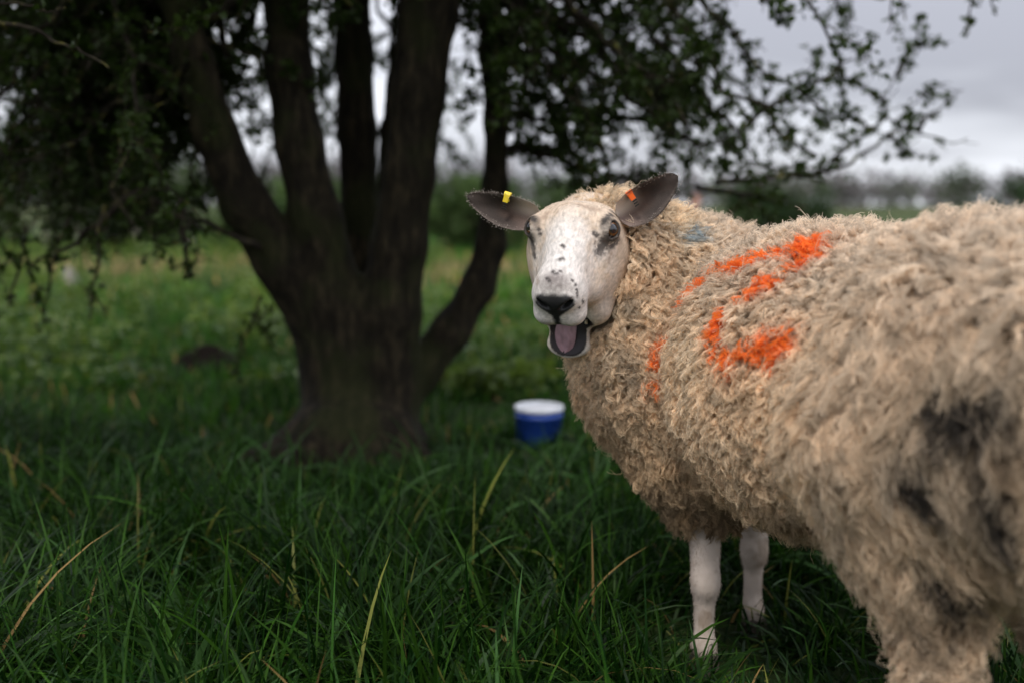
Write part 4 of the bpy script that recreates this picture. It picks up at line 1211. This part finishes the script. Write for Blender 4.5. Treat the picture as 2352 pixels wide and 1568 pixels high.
# ------------------------------------------------------------------ hedge bushes and trees behind
mat_far_leaf = leaf_mat("far_leaf", 0.15, 0.6, 0.30)
def bush(name, x, y, w, h, nleaf, size, dark, light, label, cat, group=None, trunks=4, lift=0.0, stem_r=0.045, pale=0.0):
    z0 = float(gz(x, y)); o = empty(name, (x, y, z0)); tag(o, label, cat, group)
    lines = []
    for _ in range(trunks):
        e = np.array([rng.uniform(-w, w) * 0.7, rng.uniform(-w, w) * 0.5, h * rng.uniform(0.55, 0.95)])
        P = wander(np.array([rng.uniform(-.15, .15) * w, rng.uniform(-.15, .15) * w, -0.05]), e, 12, 0.10)
        lines.append((P, np.linspace(stem_r, stem_r * 0.25, 12)))
        for _ in range(7):
            k = rng.integers(3, 11); d = norm(rng.normal(0, 1, 3) + np.array([0, 0, 0.4])); l = rng.uniform(0.2, 0.55) * w
            lines.append((wander(P[k], P[k] + d * l, 6, 0.12), np.linspace(stem_r * 0.35, stem_r * 0.1, 6)))
    v, q = tubes(lines, 6); mesh_obj("trunk", v, q, mat_twig if pale == 0 else mat_pale_bark, o)
    ncl = 46; cc = []
    tips = np.array([L[0][-1] for L in lines]); ctr = tips[rng.integers(0, len(tips), ncl)] + rng.normal(0, 0.16, (ncl, 3)) * np.array([w, w, h * 0.7])
    ctr[:, 2] = np.clip(ctr[:, 2], lift * h + 0.1, h); k = rng.integers(0, ncl, nleaf)
    c = ctr[k] + norm(rng.normal(0, 1, (nleaf, 3))) * (rng.random((nleaf, 1)) ** 0.45) * (0.20 * w + 0.05)
    c[:, 2] = np.maximum(c[:, 2], 0.03)
    t = (0.5 * rng.random(ncl)[k] + 0.5 * rng.random(nleaf))[:, None]
    col = np.array(dark) * (1 - t) + np.array(light) * t
    v, q, c4 = leaf_cloud(c, rng.normal(0, 1, (nleaf, 3)), rng.uniform(0.6, 1.3, nleaf) * size, col)
    cr_ = mesh_obj("crown", v, q, mat_far_leaf, o, c4, smooth=False); cr_["kind"] = "stuff"
    return o
mat_pale_bark = plain("pale_bark", (0.12, 0.11, 0.09), 0.9, 0.1)
G = (0.020, 0.045, 0.012); Lg = (0.095, 0.150, 0.035); Dk = (0.014, 0.028, 0.010)
HB = "bushes in the far hedge"
for x, y, w, h, n, tr, dk, lg, lab in (
    (-9.6, 16.6, 2.2, 1.9, 9000, 5, Dk, (0.035, 0.06, 0.014), "tall dark hedge bush at the far left edge of the meadow"),
    (-6.9, 17.6, 2.0, 1.6, 8000, 5, Dk, (0.05, 0.085, 0.018), "dark hedge bush with bare grey stems left of the hawthorn's low limb"),
    (-4.5, 18.2, 1.7, 1.25, 6000, 4, G, Lg, "round light green hedge bush seen below the hawthorn's left limb"),
    (-2.4, 18.8, 1.7, 1.15, 6000, 4, G, (0.075, 0.12, 0.03), "low green hedge bush seen behind the hawthorn's forked stems"),
    (-0.2, 19.5, 1.6, 1.20, 6000, 4, G, (0.080, 0.125, 0.034), "green hedge bush seen between the hawthorn's right stems"),
    (1.6, 21.0, 1.6, 1.60, 5000, 4, G, (0.07, 0.11, 0.03), "hedge bush just behind the sheep's head"),
    (7.6, 30.0, 2.0, 2.2, 6000, 4, Dk, (0.05, 0.085, 0.03), "dark bush far off above the middle of the sheep's back"),
    (16.9, 33.0, 1.8, 2.5, 6000, 4, Dk, (0.05, 0.085, 0.03), "dark green tree at the right edge, beyond the sheep's rump")):
    bush("hedge_bush", x, y, w, h, n, 0.10 if y < 22 else 0.16, dk, lg, lab, "bush", HB, tr)
# a row of slim stems in the hedge on the left
for i, (x, y, h) in enumerate(((-6.6, 15.2, 2.0), (-6.0, 15.8, 1.9), (-5.2, 16.3, 1.9), (-4.4, 16.6, 1.8), (-7.3, 15.6, 2.1))):
    bush("young_tree", x, y, 0.55, h, 1500, 0.07, Dk, (0.07, 0.11, 0.03),
         ("slim leaning sapling second from the left in the hedge", "slim sapling in the middle of the far hedge stems", "slim sapling just right of the middle hedge stem",
          "slim sapling nearest the hawthorn's low left limb", "slim sapling furthest left in the far hedge")[i], "sapling", "saplings in the far hedge", 1, 0.5, 0.05, 1.0)

# ------------------------------------------------------------------ dark mound, stone
def lump(name, x, y, rx, ry, h, mat, seed):
    n, m = 22, 10; V, F = [], []
    z0 = float(gz(x, y))
    for i in range(m + 1):
        r = i / m
        for j in range(n):
            a = 2 * math.pi * j / n; q = np.array([math.cos(a) * r, math.sin(a) * r, seed])
            k = 0.75 + 0.5 * float(noise.fbm(q, 2.2))
            V.append((math.cos(a) * rx * r * k, math.sin(a) * ry * r * k, h * (math.cos(r * math.pi / 2) ** 0.8) * k - 0.03))
    for i in range(m):
        for j in range(n): F.append((i * n + j, i * n + (j + 1) % n, (i + 1) * n + (j + 1) % n, (i + 1) * n + j))
    o = mesh_obj(name, V, [f[::-1] for f in F], mat); o.location = (x, y, z0); return o
q = pix(482, 822, 4.9)  # low near-black mound among the weeds
tag(lump("mound", q[0], 4.9, 0.20, 0.16, 0.17, plain("dark_mound", (0.012, 0.009, 0.007), 0.95, 0.05), 1.0),
    "small low black mound in the weeds left of the trunk", "mound")
q = pix(158, 580, 9.6)
tag(lump("field_stone", q[0], 9.6, 0.10, 0.09, 0.24, plain("pale_stone", (0.22, 0.20, 0.18), 0.85, 0.2), 2.0),
    "pale rounded stone far off in the weeds at the left", "stone")

# ------------------------------------------------------------------ the distant wood and fields
nw = 46000
ncr = 520
a = np.radians(rng.uniform(-62, 62, ncr)); D = rng.uniform(190, 300, ncr)
cx = np.sin(a) * D; cy = np.cos(a) * D; hh = rng.uniform(6.5, 10.0, ncr) * (0.85 + 0.4 * noise(np.stack([cx, cy, 0 * cx], -1), 0.03)); cw_ = rng.uniform(3.0, 6.0, ncr)
k = rng.integers(0, ncr, nw); dsp = norm(rng.normal(0, 1, (nw, 3))) * rng.random((nw, 1)) ** 0.5
c = np.stack([cx[k] + dsp[:, 0] * cw_[k], cy[k] + dsp[:, 1] * cw_[k], gz(cx[k], cy[k]) + hh[k] * (0.5 + 0.5 * dsp[:, 2])], -1)
t = (0.6 * rng.random(ncr)[k] + 0.4 * rng.random(nw))[:, None]; grn = (rng.random(ncr)[k] < 0.25)[:, None]
col = np.where(grn, np.array([0.075, 0.095, 0.055]), np.array([0.135, 0.125, 0.125])) * (0.6 + 0.8 * t)  # distance haze put into the grey of the bare twigs
v, q, c4 = leaf_cloud(c, rng.normal(0, 1, (nw, 3)), rng.uniform(0.7, 1.6, nw), col)
wood = mesh_obj("distant_wood", v, q, leaf_mat("bare_twigs", 0.05, 0.9, 0.2), None, c4, smooth=False)
tag(wood, "haze-grey line of leafless trees along the horizon", "woodland", kind="stuff")

# ------------------------------------------------------------------ the walker far off in the field
WY = 17.5; wp = pix(1597, 468, WY); wx = wp[0]; wz = float(gz(wx, WY)); HT = wp[2] - wz + 0.13
vp = Vol((-0.42, -0.30, -0.02), (0.42, 0.30, 1.95), 0.014)
k_ = HT / 1.70
def PT(x, y, z): return np.array([x, y, z]) * k_
vp.ell(PT(0, -0.005, 1.585), np.array([0.075, 0.092, 0.115]) * k_, 0.02)
vp.cone(PT(0, 0.01, 1.36), 0.055 * k_, PT(0, 0.0, 1.50), 0.050 * k_, 0.03)
vp.ell(PT(0, 0.01, 1.24), np.array([0.185, 0.115, 0.20]) * k_, 0.05); vp.ell(PT(0, 0.0, 0.98), np.array([0.155, 0.115, 0.18]) * k_, 0.06)
vp.ell(PT(0, -0.105, 1.575), np.array([0.014, 0.02, 0.025]) * k_, 0.012)
for s in (-1, 1):
    vp.cone(PT(0.165 * s, 0.01, 1.36), 0.062 * k_, PT(0.225 * s, 0.02, 1.08), 0.046 * k_, 0.03)
    vp.cone(PT(0.225 * s, 0.02, 1.08), 0.044 * k_, PT(0.22 * s, -0.06, 0.84), 0.032 * k_, 0.02)
    vp.ell(PT(0.218 * s, -0.075, 0.77), np.array([0.022, 0.035, 0.06]) * k_, 0.015)
    vp.cone(PT(0.085 * s, 0.0, 0.90), 0.088 * k_, PT(0.095 * s, -0.02 * s, 0.48), 0.060 * k_, 0.03)
    vp.cone(PT(0.095 * s, -0.02 * s, 0.48), 0.058 * k_, PT(0.10 * s, 0.05 * s, 0.08), 0.040 * k_, 0.02)
    vp.ell(PT(0.10 * s, 0.05 * s - 0.05, 0.045), np.array([0.045, 0.12, 0.045]) * k_, 0.02)
Vp, Qp = vp.mesh(); Vp = smooth_mesh(Vp, Qp, 1)
zz = Vp[:, 2] / k_
cp = np.tile(np.array([0.30, 0.19, 0.235]), (len(Vp), 1))
cp = np.where((zz < 0.88)[:, None] & (np.abs(Vp[:, 0:1]) / k_ < 0.19), np.array([0.05, 0.055, 0.07]), cp)
cp = np.where((zz < 0.10)[:, None], np.array([0.03, 0.025, 0.02]), cp)
cp = np.where((zz > 1.44)[:, None], np.array([0.48, 0.27, 0.20]), cp)
cp = np.where(((np.abs(Vp[:, 0]) / k_ > 0.18) & (zz < 0.86))[:, None], np.array([0.48, 0.27, 0.20]), cp)
person = empty("person", (wx, WY, wz))
tag(person, "person in a dusty pink top standing far off in the field behind the sheep", "person")
b = NB("cloth_and_skin"); mat_pers = b.done(b.principled(b.attr(), 0.8, 0.2))
mesh_obj("body", Vp, Qp, mat_pers, person, cp)
vq = Vol((-0.2, -0.2, 1.3), (0.2, 0.25, 2.0), 0.010)
vq.ell(PT(0, 0.020, 1.615), np.array([0.088, 0.098, 0.108]) * k_, 0.02); vq.ell(PT(0, 0.075, 1.50), np.array([0.070, 0.045, 0.10]) * k_, 0.04)
vq.ell(PT(0, -0.10, 1.56), np.array([0.070, 0.075, 0.10]) * k_, 0.02, sub=True)
Vq, Qq = vq.mesh(); mesh_obj("hair", Vq, Qq, plain("auburn_hair", (0.16, 0.055, 0.03), 0.6, 0.3), person)
